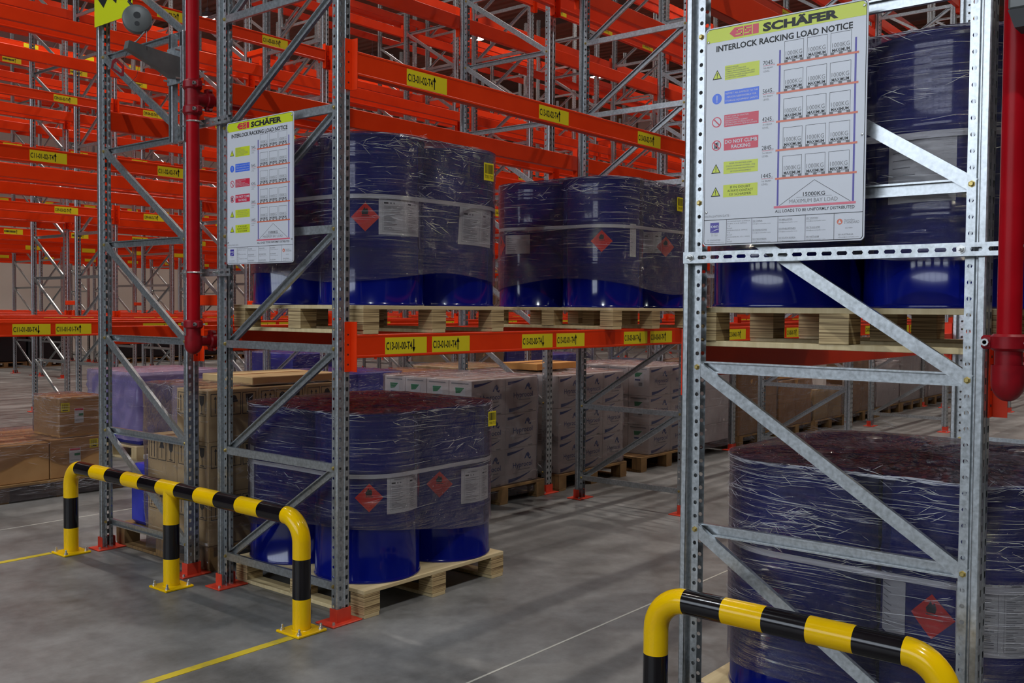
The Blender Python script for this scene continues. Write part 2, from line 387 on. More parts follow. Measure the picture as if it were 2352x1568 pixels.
def bolt_mesh():
    b = MB(); T = Matrix.Rotation(R(-90), 4, 'Y')
    bb = MB(); bb.lathe([(0, .010), (.006, .010), (.0085, .007), (.0085, .002), (.011, .002), (.011, 0)], brass, 6)
    b.add([T @ Vector(q) for q in bb.v], bb.f, brass)
    bb = MB(); bb.lathe([(0, .008), (.0075, .008), (.0085, .0)], brass, 6); T2 = Matrix.Rotation(R(90), 4, 'Y')
    b.add([T2 @ Vector(q) + Vector((.04, 0, 0)) for q in bb.v], bb.f, brass); return b.mesh('bolt')
ME_BOLT = bolt_mesh()
NODES = 13
def frame_parts():
    L_ = [('upright', ME_UP, (0, -D/2-.053, 0), 0), ('upright', ME_UP, (0, D/2+.053, 0), math.pi)]
    L_ += [('foot_plate', ME_FP, (0, -D/2-.053, 0), 0), ('foot_plate', ME_FP, (0, D/2+.053, 0), math.pi)]
    for k in range(NODES): L_.append(('horizontal_brace', ME_HB, (0, 0, Z0+.6*k), 0))
    for k in range(NODES-1): L_.append(('diagonal_brace', ME_DB, (0, 0, Z0+.6*k), 0))
    return L_
FP_ = frame_parts()
# one merged mesh for frames that stand far away
def merged_frame():
    b = MB()
    for nm, me, loc, rz in FP_:
        T = Matrix.Translation(loc) @ Matrix.Rotation(rz, 4, 'Z')
        vs = [T @ v.co for v in me.vertices]; o = len(b.v); b.v += [tuple(q) for q in vs]
        for p in me.polygons: b.f.append(tuple(i+o for i in p.vertices)); b.m.append(b.mi(me.materials[p.material_index]))
    return b.mesh('rack_frame')
ME_FAR = merged_frame()
ORD = ['first', 'second', 'third', 'fourth', 'fifth', 'sixth', 'seventh', 'eighth', 'ninth']
def row_words(n):
    return {14: 'right-hand rack row by the large notice', 13: 'drum rack row with the C13 stickers', 12: 'rack row backing onto the C13 row', 11: 'rack row with the C11 stickers',
            10: 'rack row backing onto the C11 row', 9: 'rack row with the C09 stickers', 8: 'rack row backing onto the C09 row'}.get(n, '%s rack row behind the C09 one' % ORD[8-n])
def end_words(n, k):
    if k == 0:
        return {14: 'bright galvanised end frame carrying the large load notice at the right', 13: 'galvanised end frame carrying the smaller load notice, in front of the blue drums',
                12: 'leftmost near galvanised frame with the yellow sign and reel, behind the barrier'}.get(n)
    return 'galvanised frame, %s inward of the %s' % (ORD[k], row_words(n))
frames = []
for n, y in sorted(yc.items(), key=lambda t: abs(t[1]+1)):
    for k in range(NB+1):
        if not any(visible((XF(k), y+dy, z)) for dy in (-.5, 0, .5) for z in (0, .8, 1.6, 2.4, 3.5, 5, 6.5, 7.9)): continue
        dist = (Vector((XF(k), y, 1.5))-CAMP).length
        near = dist < 14.5
        rz = math.pi if n % 2 else 0.0
        lab = end_words(n, k) or ('galvanised end frame of the %s' % row_words(n))
        if near:
            f = thing('rack_stand', lab, 'rack frame', (XF(k), y, 0), rz, 'galvanised rack frames')
            for nm, me, loc, r_ in FP_:
                if nm.endswith('brace'):
                    zz = [loc[2]] if nm[0] == 'h' else [loc[2], loc[2]+.6]
                    if not any(visible((XF(k), y+dy, z), 40) for dy in (-.45, 0, .45) for z in zz): continue
                p = obj(nm, me, f, loc, r_)
                if nm == 'foot_plate': p['label'] = 'red bolted foot plate'
            if k == 0 or dist < 10:
                for i in range(NODES):
                    if visible((XF(k), y, Z0+.6*i), 200):
                        for s in (-1, 1):
                            fx = -.020 if rz == 0 else .020
                            obj('bolt', ME_BOLT, f, (-.020, s*D/2, Z0+.6*i) if rz == 0 else (.020, s*D/2, Z0+.6*i), rz)
        else:
            tag(obj('rack_stand', ME_FAR, None, (XF(k), y, 0), rz), lab, 'rack frame', 'galvanised rack frames')
        frames.append((n, k))
# ------------------------------------------------------------------ beams
def beam_profile():   # (y, z) outer face looks to -y
    return [(0, -.003), (.003, 0), (.045, 0), (.048, -.003), (.048, -.117), (.045, -.12), (.003, -.12), (0, -.117), (0, -.108), (.002, -.105), (.002, -.015), (0, -.012)]
BL0, BL1 = .044, BAY-.044
b = MB(); b.extr(beam_profile(), (BL0, 0, 0), (BL1, 0, 0), (0, 1, 0), (0, 0, 1), orange); ME_BEAM = b.mesh('beam')
b = MB()                                   # end connector: front flange on the upright plus end plate
b.box(.002, .042, .0415, .0455, -.187, .063, orange); b.box(.041, .045, -.001, .0455, -.187, .063, orange)
for i in range(4):
    b.box(.018, .026, .040, .0416, -.155+.05*i, -.147+.05*i, dark)
ME_CON = b.mesh('end_connector')
def loc_label(text, up, real=True):
    b = MB(); w, h = .303, .086
    b.box(0, w, -.0012, 0, -h/2, h/2, sticker)
    P = lambda a, c: (a, -.0020, c)
    if real: b.text(text, .006, -.019, .186, .040, P, ink, .018)
    else:
        for i in range(9): b.rect(.008+.02*i, .023+.02*i, -.014, .018, P, ink)
    ax = .205; s = 1 if up else -1
    b.rect(ax-.0035, ax+.0035, -.032, .032, P, ink)
    b.flat([[(ax-.012, s*.010), (ax+.012, s*.010), (ax, s*.036)]], P, ink)
    return b.mesh('location_label')
lab_cache = {}
def lab_mesh(t, up, real):
    k = (t if real else '', up)
    if k not in lab_cache: lab_cache[k] = loc_label(t, up, real)
    return lab_cache[k]
cands = []
for n, y in yc.items():
    for k in range(NB):
        for li, z in enumerate(LEVELS):
            for front in (0, 1):
                odd = n % 2 == 1
                side = -1 if (odd == (front == 1)) else 1       # aisle side is -y for odd rows
                yy = y+side*(D/2+.053+.047)
                pts = [(XF(k)+t*BAY/10, yy, z-.06) for t in range(11)]
                vis = sum(visible(p, 20) for p in pts)
                if not vis: continue
                dist = min((Vector(p)-CAMP).length for p in pts if visible(p, 20))
                cands.append((dist, n, k, li, front, side, yy, z))
cands.sort()
print('beams in view', len(cands), 'frames', len(frames))
STEPS = ['lowest', 'second', 'third', 'fourth', 'fifth']
far_mb = MB()
for i, (dist, n, k, li, front, side, yy, z) in enumerate(cands):
    aisle = front == 1
    labels = []
    if aisle and n % 2 == 1:
        for pos in range(3):
            pn = 3*k+pos+1; x0 = pos*1.12
            if li == 0: labels += [('C%02d-%02d-00-T4' % (n, pn), False, .257+x0), ('C%02d-%02d-01-T4' % (n, pn), True, .602+x0)]
            else: labels.append(('C%02d-%02d-%02d-T4' % (n, pn, li+1), True, .404+x0))
    if i < 300:
        lab = 'orange beam, %s level, %s bay, %s face of the %s' % (STEPS[li], ORD[k], 'aisle' if aisle else 'rear', row_words(n))
        if len(lab.split()) > 16: lab = 'orange beam, %s level, %s bay, %s side, %s' % (STEPS[li], ORD[k], 'aisle' if aisle else 'rear', row_words(n))
        if len(lab.split()) > 16: lab = 'orange beam, %s level, bay %s, %s, %s' % (STEPS[li], ORD[k], 'aisle' if aisle else 'rear', row_words(n).replace('rack row ', 'row '))
        t = thing('rack_beam', lab, 'rack beam', (XF(k) if side < 0 else XF(k+1), yy, z), 0 if side < 0 else math.pi, 'orange rack beams')
        obj('beam', ME_BEAM, t)
        if dist < 16:
            obj('end_connector', ME_CON, t); obj('end_connector', ME_CON, t, (BAY, 0, 0), 0, (-1, 1, 1))
        for tx, up, x0 in labels:
            if visible((x0+XF(k), yy, z), 20):
                l = obj('location_label', lab_mesh(tx, up, n >= 9 and dist < 17), t, (x0-.02, .0018, -.062)); 
                if i < 60: l['label'] = 'yellow location sticker reading %s' % tx
    else:
        T = Matrix.Translation((XF(k) if side < 0 else XF(k+1), yy, z)) @ Matrix.Rotation(0 if side < 0 else math.pi, 4, 'Z')
        far_mb.add([T @ v.co for v in ME_BEAM.vertices], [tuple(p.vertices) for p in ME_BEAM.polygons], orange)
        for tx, up, x0 in labels:
            far_mb.add([T @ Vector(q) for q in ((x0, -.001, -.105), (x0+.303, -.001, -.105), (x0+.303, -.001, -.019), (x0, -.001, -.019))], [(0, 1, 2, 3)], sticker)
if far_mb.v: tag(obj('rack_beam', far_mb), 'distant orange rack beams in the far rows of the warehouse', 'rack beam', None, 'stuff')
# orange row spacers between back to back rows
b = MB(); b.box(-.03, .03, .003, .297, -.03, .03, orange, bev=.004); ME_SP = b.mesh('row_spacer')
for n in (13, 11, 9, 7):
    for k in range(NB+1):
        for z in (1.62, 4.42):
            y = yc[n]+D/2+.053
            if visible((XF(k), y+.15, z), 10):
                tag(obj('row_spacer', ME_SP, None, (XF(k), y, z)), 'orange row spacer, %s height, %s frame of %s' % ('lower' if z < 2 else 'upper', ORD[k], {13: 'the C13 row', 11: 'the C11 row', 9: 'the C09 row', 7: 'the row beyond C09'}[n]), 'row spacer', 'orange row spacers')
# ------------------------------------------------------------------ ceiling lamps
b = MB(); b.lathe([(.02, .30), (.05, .28), (.06, .18), (.17, .12), (.20, .04), (.235, .0), (.225, -.02), (.21, -.02), (.205, .01)], galv_dull, 24, cap0=True); b.tube([(0, 0, .28), (0, 0, CEIL-LAMP_Z)], .008, galv_dull, 6); ME_LH = b.mesh('housing', 40)
def ldisc(m): b = MB(); b.lathe([(.0, 0.0), (.205, 0.0)], m, 24); b.f = [f[::-1] for f in b.f]; return b.mesh('diffuser')
ME_LD = ldisc(lamp_m); ME_LDF = ldisc(lamp_f)
aisles = [-5.326+4.306*j for j in range(8)]
def lamp_light(parent, power, col, size, blend, wide=False):
    ld = bpy.data.lights.new('beam', 'SPOT'); ld.energy = power; ld.color = col; ld.spot_size = R(size); ld.spot_blend = blend; ld.shadow_soft_size = .07
    o = bpy.data.objects.new('beam', ld); COL.objects.link(o); o.parent = parent; o.location = (0, 0, -.03)
for j, y in enumerate(aisles):
    for i in range(5):
        x = 12.93-6.3*2+6.3*i
        yl = y + (.37 if j == 6 else 0)
        if j == 1 and i == 0: continue
        t = thing('high_bay_light', 'bright round ceiling lamp seen between the red riser and the small notice frame' if (i == 2 and j == 6) else 'round high bay lamp hung from the dark roof over an aisle', 'lamp', (x, yl, LAMP_Z), 0, 'high bay lamps')
        obj('housing', ME_LH, t); obj('diffuser', ME_LD, t)
        lamp_light(t, LAMP_W, (1.0, .92, .84), 96, .6)
for x, y, z, p in ((-4.2, -4.8, 8.0, 1.0), (-4.5, 3.0, 9.8, .5)):
    t = thing('high_bay_light', 'cool white high bay lamp over the open floor before the racks', 'lamp', (x, y, z), 0, 'front high bay lamps')
    obj('housing', ME_LH, t); obj('diffuser', ME_LDF, t)
    lamp_light(t, FRONT_W*p, (.86, .94, 1.0), 150, .4)

# ------------------------------------------------------------------ barriers
def arc_path(y0, y1, zr, rb, bands):
    """tube path: up at y0, bend, along, bend, down at y1; returns pts and per-segment material"""
    s = 1 if y1 > y0 else -1; pts = []; ms = []
    bl, bh = .165, .36
    def put(p, m=None):
        if pts: ms.append(m)
        pts.append(p)
    put((0, y0, .011)); put((0, y0, bl), yel_paint); put((0, y0, bh), blk_paint); put((0, y0, zr-rb), yel_paint)
    for i in range(1, 11): a = R(9*i); put((0, y0+s*rb*(1-math.cos(a)), zr-rb+rb*math.sin(a)), yel_paint)
    n = bands; L0 = abs(y1-y0)-2*rb
    for i in range(n): put((0, y0+s*(rb+L0*(i+1)/n), zr), blk_paint if i % 2 == 0 else yel_paint)
    for i in range(1, 11): a = R(9*i); put((0, y1-s*rb+s*rb*math.sin(a), zr-rb*(1-math.cos(a))), yel_paint)
    put((0, y1, bh), yel_paint); put((0, y1, bl), blk_paint); put((0, y1, .011), yel_paint)
    return pts, ms
def anchor(parent, x, y):
    b = MB(); b.lathe([(.013, 0), (.013, .002), (.0105, .002), (.0105, .011), (.006, .011), (.006, .026), (.0045, .028), (.0, .028)], bolt_m, 8)
    obj('anchor_bolt', b.mesh('anchor_bolt', 30), parent, (x, y, .0122))
def barrier(label, x, y0, y1, bands, zr, mids):
    t = thing('safety_barrier', label, 'barrier', (x, 0, 0), 0, 'yellow and black tube barriers')
    b = MB(); pts, ms = arc_path(y0, y1, zr, .12, bands); b.tube(pts, .0445, ms, 28); obj('rail', b.mesh('rail', 40), t)
    for ym in mids:
        b = MB(); b.tube([(0, ym, .011), (0, ym, .165), (0, ym, .36), (0, ym, zr)], .0445, [yel_paint, blk_paint, yel_paint], 28); obj('post', b.mesh('post', 40), t)
    for yy in [y0, y1]+mids:
        b = MB(); b.box(-.088, .088, yy-.088, yy+.088, 0, .012, yel_paint, bev=.003)
        b.tube([(0, yy, .012), (0, yy, .016)], [.050, .0465], yel_paint, 24, False); obj('base_plate', b, t)
        for sx in (-1, 1):
            for sy in (-1, 1): anchor(t, sx*.066, yy+sy*.066)
    return t
barrier('long yellow and black tube barrier with three posts before the two left frames', -.2, 2.33, 0.0, 11, .557, [1.16])
barrier('short yellow and black tube barrier before the right frame with the large notice', -.2, -2.0, -2.985, 5, .567, [])

# ------------------------------------------------------------------ load notice sign (drawn once, board .58 x .77)
def sign_mesh():
    b = MB(); w, h = .58, .77
    T = .004
    # rounded board
    def rr(i, r):
        pts = []
        for cx, cy, a0 in ((w-i-r, h-i-r, 0), (i+r, h-i-r, 90), (i+r, i+r, 180), (w-i-r, i+r, 270)):
            for k in range(5): a = R(a0+22.5*k); pts.append((cx+r*math.cos(a), cy+r*math.sin(a)))
        return pts
    o = rr(0, .014); n = len(o)
    b.add([(0, -p[0], p[1]) for p in o]+[(-T, -p[0], p[1]) for p in o], [tuple(range(n)), tuple(range(n, 2*n))[::-1]]+[(i, (i+1) % n, n+(i+1) % n, n+i) for i in range(n)], gboard)
    def P(l): return lambda a, c: (-T-.0003*l, -a, c)
    P1, P2, P3 = P(1), P(2), P(3)
    b.flat([rr(.004, .012)], P1, ink); b.flat([rr(.0062, .010)], P2, gboard)
    hb = [(p[0], p[1]) for p in rr(.0062, .010) if p[1] > .7] 
    hb = [(.0062, .718), (w-.0062, .718), (w-.0062, h-.017), (w-.017, h-.0062), (.017, h-.0062), (.0062, h-.017)]
    b.flat([hb], P3, sgn_y); P4 = P(4); P5 = P(5)
    # arrow shaped logo with three letters cut out
    b.flat([[(.094, .7405), (.113, .7245), (.204, .7245), (.204, .7575), (.113, .7575)]], P4, sgn_r)
    for x0 in (.118, .150):
        b.rect(x0+.004, x0+.027, .7475, .7505, P5, sgn_y); b.rect(x0+.004, x0+.007, .7410, .7505, P5, sgn_y)
        b.rect(x0, x0+.023, .7315, .7345, P5, sgn_y); b.rect(x0+.020, x0+.023, .7315, .741, P5, sgn_y)
    b.rect(.1795, .1825, .7245, .7575, P5, sgn_y); b.rect(.1465, .1485, .7245, .7575, P5, sgn_y)
    b.text('SCHÄFER', .2192, .7265, .264, .0270, P4, ink, .052)
    b.text('INTERLOCK RACKING LOAD NOTICE', .044, .684, .487, .0205, P3, ink, .028)
    # icons
    def tri(cx, cy, s, m, PP):
        b.flat([[(cx-s, cy-s*.82), (cx+s, cy-s*.82), (cx, cy+s*1.0)]], PP, m)
    def disc(cx, cy, r, m, PP, n=24): b.flat([[(cx+r*math.cos(2*math.pi*i/n), cy+r*math.sin(2*math.pi*i/n)) for i in range(n)]], PP, m)
    def warn(cy):
        tri(.0489, cy, .0185, ink, P3); tri(.0489, cy-.0006, .0142, sgn_y, P4); b.rect(.0477, .0501, cy-.005, cy+.007, P5, ink); b.rect(.0477, .0501, cy-.0098, cy-.0072, P5, ink)
    for cy in (.6022, .2714, .1897): warn(cy)
    disc(.0492, .5184, .0185, sgn_b, P3); b.rect(.0475, .0509, .5130, .530, P4, gboard); b.rect(.0475, .0509, .5065, .5100, P4, gboard)
    for cy in (.4366, .3547):
        disc(.0495, cy, .0185, sgn_r, P3); disc(.0495, cy, .0148, gboard, P4)
        if cy < .4: b.rect(.0410, .0440, cy-.012, cy+.012, P5, ink); b.rect(.0540, .0570, cy-.012, cy+.012, P5, ink); b.rect(.0455, .0530, cy-.011, cy+.009, P5, ink)
        P6 = P(6); q = .0015; s = .0105
        b.flat([[(.0495-s-q, cy+s-q), (.0495+s-q, cy-s-q), (.0495+s+q, cy-s+q), (.0495-s+q, cy+s+q)]], P6, sgn_r)
    # text plates
    x0, x1 = .0785, .2088
    def plate(y0, y1, m, lines, tc, lh, al='c', bold=.0):
        b.rect(x0, x1, y0, y1, P3, m); n = len(lines); pitch = (y1-y0-.006)/n
        for i, t in enumerate(lines):
            yb = y1-.003-pitch*(i+1)+(pitch-lh)/2
            if al == 'c': b.text(t, (x0+x1)/2, yb, min(.122, len(t)*lh*.82), lh, P4, tc, bold, 'c')
            else: b.text(t, x0+.003, yb, min(.122, len(t)*lh*.72), lh, P4, tc, bold)
    plate(.5805, .6300, sgn_y, ['CONDUCT REGULAR', 'INSPECTIONS TO CHECK FOR', 'CORRECT APPLICATION AND USE', 'LOADS WITHIN ALLOWABLE SAFE LIMITS', 'ACCIDENTAL DAMAGE, OR MISALIGNMENT', 'OF STRUCTURAL COMPONENTS'], greyink, .0045, 'l')
    plate(.4978, .5420, sgn_b, ['REPORT ALL DAMAGE TO THE', 'PERSON RESPONSIBLE FOR', 'STORAGE EQUIPMENT SAFETY'], gboard, .0062)
    plate(.4163, .4585, sgn_r, ['DO NOT ALTER THE STRUCTURE', 'WITHOUT EITHER:', 'ASSESSING EFFECTS AGAINST', 'MANUFACTURERS TECHNICAL DATA OR', 'OBTAINING APPROVAL FROM SSI SCHAEFER'], gboard, .0048, 'l')
    plate(.3337, .3760, sgn_r, ['DO NOT CLIMB', 'RACKING'], gboard, .0125, 'c', .02)
    plate(.2518, .2945, sgn_y, ['REFER TO EN15635 STEEL', 'STATIC STORAGE SYSTEMS - THE', 'APPLICATION AND MAINTENANCE', 'OF STORAGE EQUIPMENT'], greyink, .0048)
    plate(.1695, .2130, sgn_y, ['IF IN DOUBT', 'ALWAYS CONTACT', 'SSI SCHAEFER'], ink, .0085)
    # rack drawing
    for xx in (.2830, .5418): b.rect(xx-.0032, xx+.0032, .128, .653, P3, sgn_v)
    lev = [('7045', '5th', .6045), ('5645', '4th', .5085), ('4245', '3rd', .4125), ('2845', '2nd', .3155), ('1445', '1st', .2198)]
    cols = [(.2985, .3663), (.3781, .4469), (.4579, .5272)]
    for num, nth, y in lev:
        b.rect(.2727, .5523, y-.0033, y+.0033, P4, sgn_o)
        b.text(num, .2220, y+.006, .0345, .0150, P3, ink, .0); b.text('mm', .2570, y+.006, .0085, .0030, P3, ink)
        b.rect(.2235, .2655, y+.0025, y+.0037, P3, sgn_r)
        b.text(nth+' BEAM', .2240, y-.0075, .034, .0058, P3, greyink); b.text('LEVEL', .2240, y-.0185, .0225, .0065, P3, greyink)
        for ca, cb in cols:
            y0, y1 = y+.0035, y+.0745
            for q in ((ca, cb, y1-.0012, y1), (ca, ca+.0011, y0, y1), (cb-.0011, cb, y0, y1), (ca, cb, y0+.0065, y0+.0075)): b.rect(*q, P3, ink)
            for t in (0, .41, .82): b.rect(ca+(cb-ca)*t, ca+(cb-ca)*(t+.18), y0, y0+.0068, P3, greyink)
            b.text('1000KG', (ca+cb)/2, y+.0265, .058, .0150, P3, greyink, .0, 'c'); b.rect(ca+.006, cb-.006, y+.0238, y+.0243, P3, greyink)
            b.text('MAXIMUM', (ca+cb)/2, y+.0125, .058, .0098, P3, ink, .02, 'c')
    b.rect(.2698, .5510, .1195, .1270, P4, sgn_p)
    def ln(x0, y0, x1, y1, t=.0007):
        dx, dy = x1-x0, y1-y0; l = math.hypot(dx, dy); nx, ny = -dy/l*t, dx/l*t
        b.flat([[(x0-nx, y0-ny), (x1-nx, y1-ny), (x1+nx, y1+ny), (x0+nx, y0+ny)]], P3, ink)
    ln(.2898, .128, .4114, .2064); ln(.4114, .2064, .534, .128)
    b.text('15000KG', .4107, .1545, .0755, .0135, P3, ink, .01, 'c'); b.rect(.350, .472, .1512, .1520, P3, ink)
    b.text('MAXIMUM BAY LOAD', .4083, .1330, .166, .0135, P3, greyink, .0, 'c')
    b.text('ALL LOADS TO BE UNIFORMLY DISTRIBUTED', .2746, .1045, .273, .0105, P3, ink, .01)
    b.text('INSTALLATION DATE :', .0090, .1010, .098, .0080, P3, greyink)
    # table of offices
    b.rect(.0062, w-.0062, .0905, .0925, P3, ink)
    for xx in (.0928, .1895, .2856, .3823, .4806): b.rect(xx-.0007, xx+.0007, .0062, .091, P3, ink)
    b.rect(.0300, .0640, .0465, .0820, P3, sgn_v); b.text('cen', .047, .064, .030, .0125, P4, gboard, .01, 'c')
    b.flat([[(.031, .048), (.052, .058), (.0635, .0605), (.0635, .0585), (.053, .0555)]], P4, gboard)
    b.text('EN 15512', .047, .0405, .024, .0035, P3, greyink, 0, 'c'); b.text('EN 15620', .047, .0345, .024, .0035, P3, greyink, 0, 'c')
    b.text('SSI SINGAPORE', .018, .0175, .052, .0050, P3, greyink); b.text('info.sg@ssi-schaefer.com', .018, .0110, .066, .0035, P3, greyink)
    cells = [(.0960, ['SSI MIDDLE EAST & AFRICA', 'DUBAI, U.A.E. OFFICE', 'Tel', 'Email', 'JEDDAH, K.S.A. OFFICE', 'Tel', 'Email', 'JOHANNESBURG, R.S.A. OFFICE', 'Tel', 'Email'])]
    for i, t in enumerate(cells[0][1]): b.text(t, .096, .0815-.0078*i, min(.086, .0037*len(t)), .0042, P3, greyink)
    for xc_, ts in ((.1930, ('CHINA', 'HONG KONG', 'INDONESIA')), (.2890, ('MALAYSIA', 'PHILIPPINES', 'SOUTH KOREA')), (.3860, ('TAIWAN', 'THAILAND', 'VIETNAM'))):
        for i, t in enumerate(ts):
            yy = .078-.031*i; b.text('SSI '+t, xc_, yy, .0040*(len(t)+4), .0050, P3, greyink, .01); b.rect(xc_, xc_+.0040*(len(t)+4), yy-.0020, yy-.0014, P3, greyink)
            b.text('info@ssi-schaefer.com', xc_, yy-.009, .066, .0035, P3, greyink)
    disc(.4995, .0630, .0095, sgn_o, P3); b.flat([[(.494, .0575), (.5050, .0590), (.4990, .0690)]], P4, gboard)
    b.text('Australian', .5140, .0655, .034, .0060, P3, greyink); b.text('STANDARD', .5140, .0560, .050, .0085, P3, greyink)
    b.text('AS 4084', .518, .0400, .024, .0040, P3, greyink); b.text('SSI AUSTRALIA', .4950, .0185, .050, .0050, P3, greyink, .01); b.text('info.au@ssi-schaefer.com', .4950, .0110, .068, .0035, P3, greyink)
    return b.mesh('board')
ME_SIGN = sign_mesh()
def sign(label, x, y, z):
    t = thing('load_notice', label, 'sign', (x, y, z), 0, 'load notices')
    obj('board', ME_SIGN, t)
    for a, c in ((.013, .722), (.013, .12), (.567, .12 if y > 0 else .34), (.567, .75)):
        b = MB(); T = Matrix.Rotation(R(-90), 4, 'Y'); bb = MB(); bb.lathe([(.005, 0), (.004, .0018), (0, .0025)], bolt_m, 10)
        b.add([T @ Vector(q) for q in bb.v], bb.f, bolt_m); obj('rivet', b, t, (-.006, -a, c))
sign('large white load notice with yellow header on the right frame', -.046, -2.083, 1.815)
sign('smaller looking white load notice on the left frame before the stacked blue drums', -.046, .836, 1.815)

# ------------------------------------------------------------------ strut channel, risers, reel
def strut_mesh(Lg):
    b = MB(); h = .041; d = .021
    # back with slots
    n = int(Lg/.05); 
    for i in range(n):
        x0 = i*Lg/n; x1 = x0+Lg/n; c = (x0+x1)/2; a = .014; q = .0065
        o = [(x0, -h/2), (c, -h/2), (x1, -h/2), (x1, 0), (x1, h/2), (c, h/2), (x0, h/2), (x0, 0)]
        s = [(c-a, -q), (c, -q), (c+a, -q), (c+a+.004, 0), (c+a, q), (c, q), (c-a, q), (c-a-.004, 0)]
        b.add([(-d, -p[0], p[1]) for p in o+s], [(j, (j+1) % 8, 8+(j+1) % 8, 8+j) for j in range(8)], galv)
    for sg in (1, -1):
        b.add([(-d, 0, sg*h/2), (-d, -Lg, sg*h/2), (0, -Lg, sg*h/2), (0, 0, sg*h/2)], [(0, 1, 2, 3)], galv)
        b.add([(0, 0, sg*h/2), (0, -Lg, sg*h/2), (0, -Lg, sg*(h/2-.008)), (0, 0, sg*(h/2-.008))], [(0, 1, 2, 3)], galv)
    return b
def strut(label, x, y, z, Lg, py, pr_):
    t = thing('strut_channel', label, 'pipe bracket', (x, y, z), 0, 'slotted strut channels clamping the risers')
    obj('channel', strut_mesh(Lg), t)
    b = MB(); pts = []
    yy = py-y
    for i in range(13): a = R(-90+180*i/12-90); pts.append((-.08+math.cos(a)*(pr_+.005), yy+math.sin(a)*(pr_+.005), 0))
    pts = [(-.01, pts[0][1], 0)]+pts+[(-.01, pts[-1][1], 0)]
    b.tube(pts, .005, bolt_m, 8); obj('u_bolt', b.mesh('u_bolt', 40), t)
    for yb in (-.03, -Lg+.12):
        bb = MB(); bb.lathe([(.014, 0), (.014, .003), (.009, .003), (.009, .012), (.005, .012), (.005, .03), (0, .03)], bolt_m, 6); T = Matrix.Rotation(R(-90), 4, 'Y')
        c = MB(); c.add([T @ Vector(q) for q in bb.v], bb.f, bolt_m); obj('nut', c, t, (-.0212, yb, 0))
strut('long slotted galvanised strut across the right frame below the large notice', -.022, -2.0, 1.776, 1.075, -3.112, .033)
strut('short galvanised strut clamping the left red riser above the smaller notice', -.022, 1.275, 2.615, .44, 1.077, .036)
strut('short galvanised strut clamping the left red riser just above drum pallet height', -.022, 1.29, 1.775, .47, 1.077, .036)
def coupling(b, x, y, z, r, ax='z'):
    h = .024
    b.tube([(x, y, z-h), (x, y, z-h*.7), (x, y, z+h*.7), (x, y, z+h)] if ax == 'z' else [(x-h, y, z), (x-h*.7, y, z), (x+h*.7, y, z), (x+h, y, z)], [r+.008, r+.016, r+.016, r+.008], iron_red, 24)
    for s in (-1, 1):
        if ax == 'z': b.box(x-.018, x+.018, y+s*(r+.022)-.016, y+s*(r+.022)+.016, z-.020, z+.020, iron_red, bev=.006); b.tube([(x-.034, y+s*(r+.024), z), (x+.034, y+s*(r+.024), z)], .006, bolt_m, 8); b.tube([(x-.034, y+s*(r+.024), z), (x-.024, y+s*(r+.024), z)], .011, bolt_m, 8)
        else: b.box(x-.02, x+.02, y-.018, y+.018, z+s*(r+.02)-.014, z+s*(r+.02)+.014, iron_red, bev=.006); b.tube([(x, y-.034, z+s*(r+.024)), (x, y+.034, z+s*(r+.024))], .006, bolt_m, 8)
def riser(label, x, y, r, tees, top, capz, brz):
    t = thing('sprinkler_riser', label, 'pipe', (0, 0, 0), 0, 'red sprinkler risers')
    b = MB(); b.tube([(x, y, capz+.10), (x, y, top)], r, pipe_red, 32); obj('pipe', b.mesh('pipe', 40), t)
    for z in tees:
        b = MB(); b.tube([(x, y, z-.10), (x, y, z+.10)], r+.004, iron_red, 28)
        b.tube([(x, y, z), (x+.10, y, z)], r+.003, iron_red, 24); coupling(b, x, y, z+.07, r); coupling(b, x, y, z-.07, r); coupling(b, x+.10, y, z, r*.8, 'x')
        obj('tee', b.mesh('tee', 35), t)
        b = MB(); b.tube([(x+.11, y, z), (x+.30, y, z)], r*.75, pipe_red, 20); b.tube([(x+.16, y-.0, z), (x+.16, y-.0, z+.10)], .006, bolt_m, 8); b.tube([(x+.16, y, z+.03), (x+.16, y-.06, z+.05)], .008, bolt_m, 8)
        obj('test_valve', b.mesh('test_valve', 35), t)
    # bottom cap with branch
    b = MB(); z = capz
    b.tube([(x, y, z+.12), (x, y, z+.04)], r+.004, iron_red, 28)
    prof = [(0, z-.055)]+[((r+.012)*math.sin(R(90*i/8)), z+.0-.055*math.cos(R(90*i/8))) for i in range(1, 9)]+[(r+.012, z+.05)]
    bb = MB(); bb.lathe(prof, iron_red, 28); b.add([(q[0]+x, q[1]+y, q[2]) for q in bb.v], bb.f, iron_red)
    b.tube([(x, y, z+.02), (x+.12, y, z+.02)], r*.8, iron_red, 24)
    coupling(b, x, y, z+.115, r); coupling(b, x+.12, y, z+.02, r*.7, 'x')
    obj('end_cap', b.mesh('end_cap', 35), t)
    b = MB(); b.tube([(x+.13, y, z+.02), (x+.34, y, z+.02)], r*.65, pipe_red, 20); b.tube([(x+.20, y-.03, z-.05), (x+.20, y-.03, z+.02)], .008, bolt_m, 8); b.tube([(x+.2, y-.02, z+.04), (x+.2, y-.02, z+.28)], .004, bolt_m, 6)
    obj('drain_valve', b.mesh('drain_valve', 35), t)
riser('red sprinkler riser pipe standing between the two left frames', -.108, 1.077, .036, [2.747], 9.9, 1.37, 0)
riser('red sprinkler riser pipe at the right edge beside the right frame', -.125, -3.112, .033, [], 9.9, 1.385, 0)
t = thing('junction_box', 'grey box at the top right corner over the red riser', 'box', (-.235, -3.150, 2.36), 0)
b = MB(); b.box(-.03, .05, -.07, .030, .05, .40, grey_paint, bev=.006); obj('housing', b, t)
b = MB(); b.extr([(-.07, .05), (.030, .05), (.012, .0), (-.06, .0)], (-.03, 0, 0), (.05, 0, 0), (0, 1, 0), (0, 0, 1), dark); obj('lower_cover', b, t)
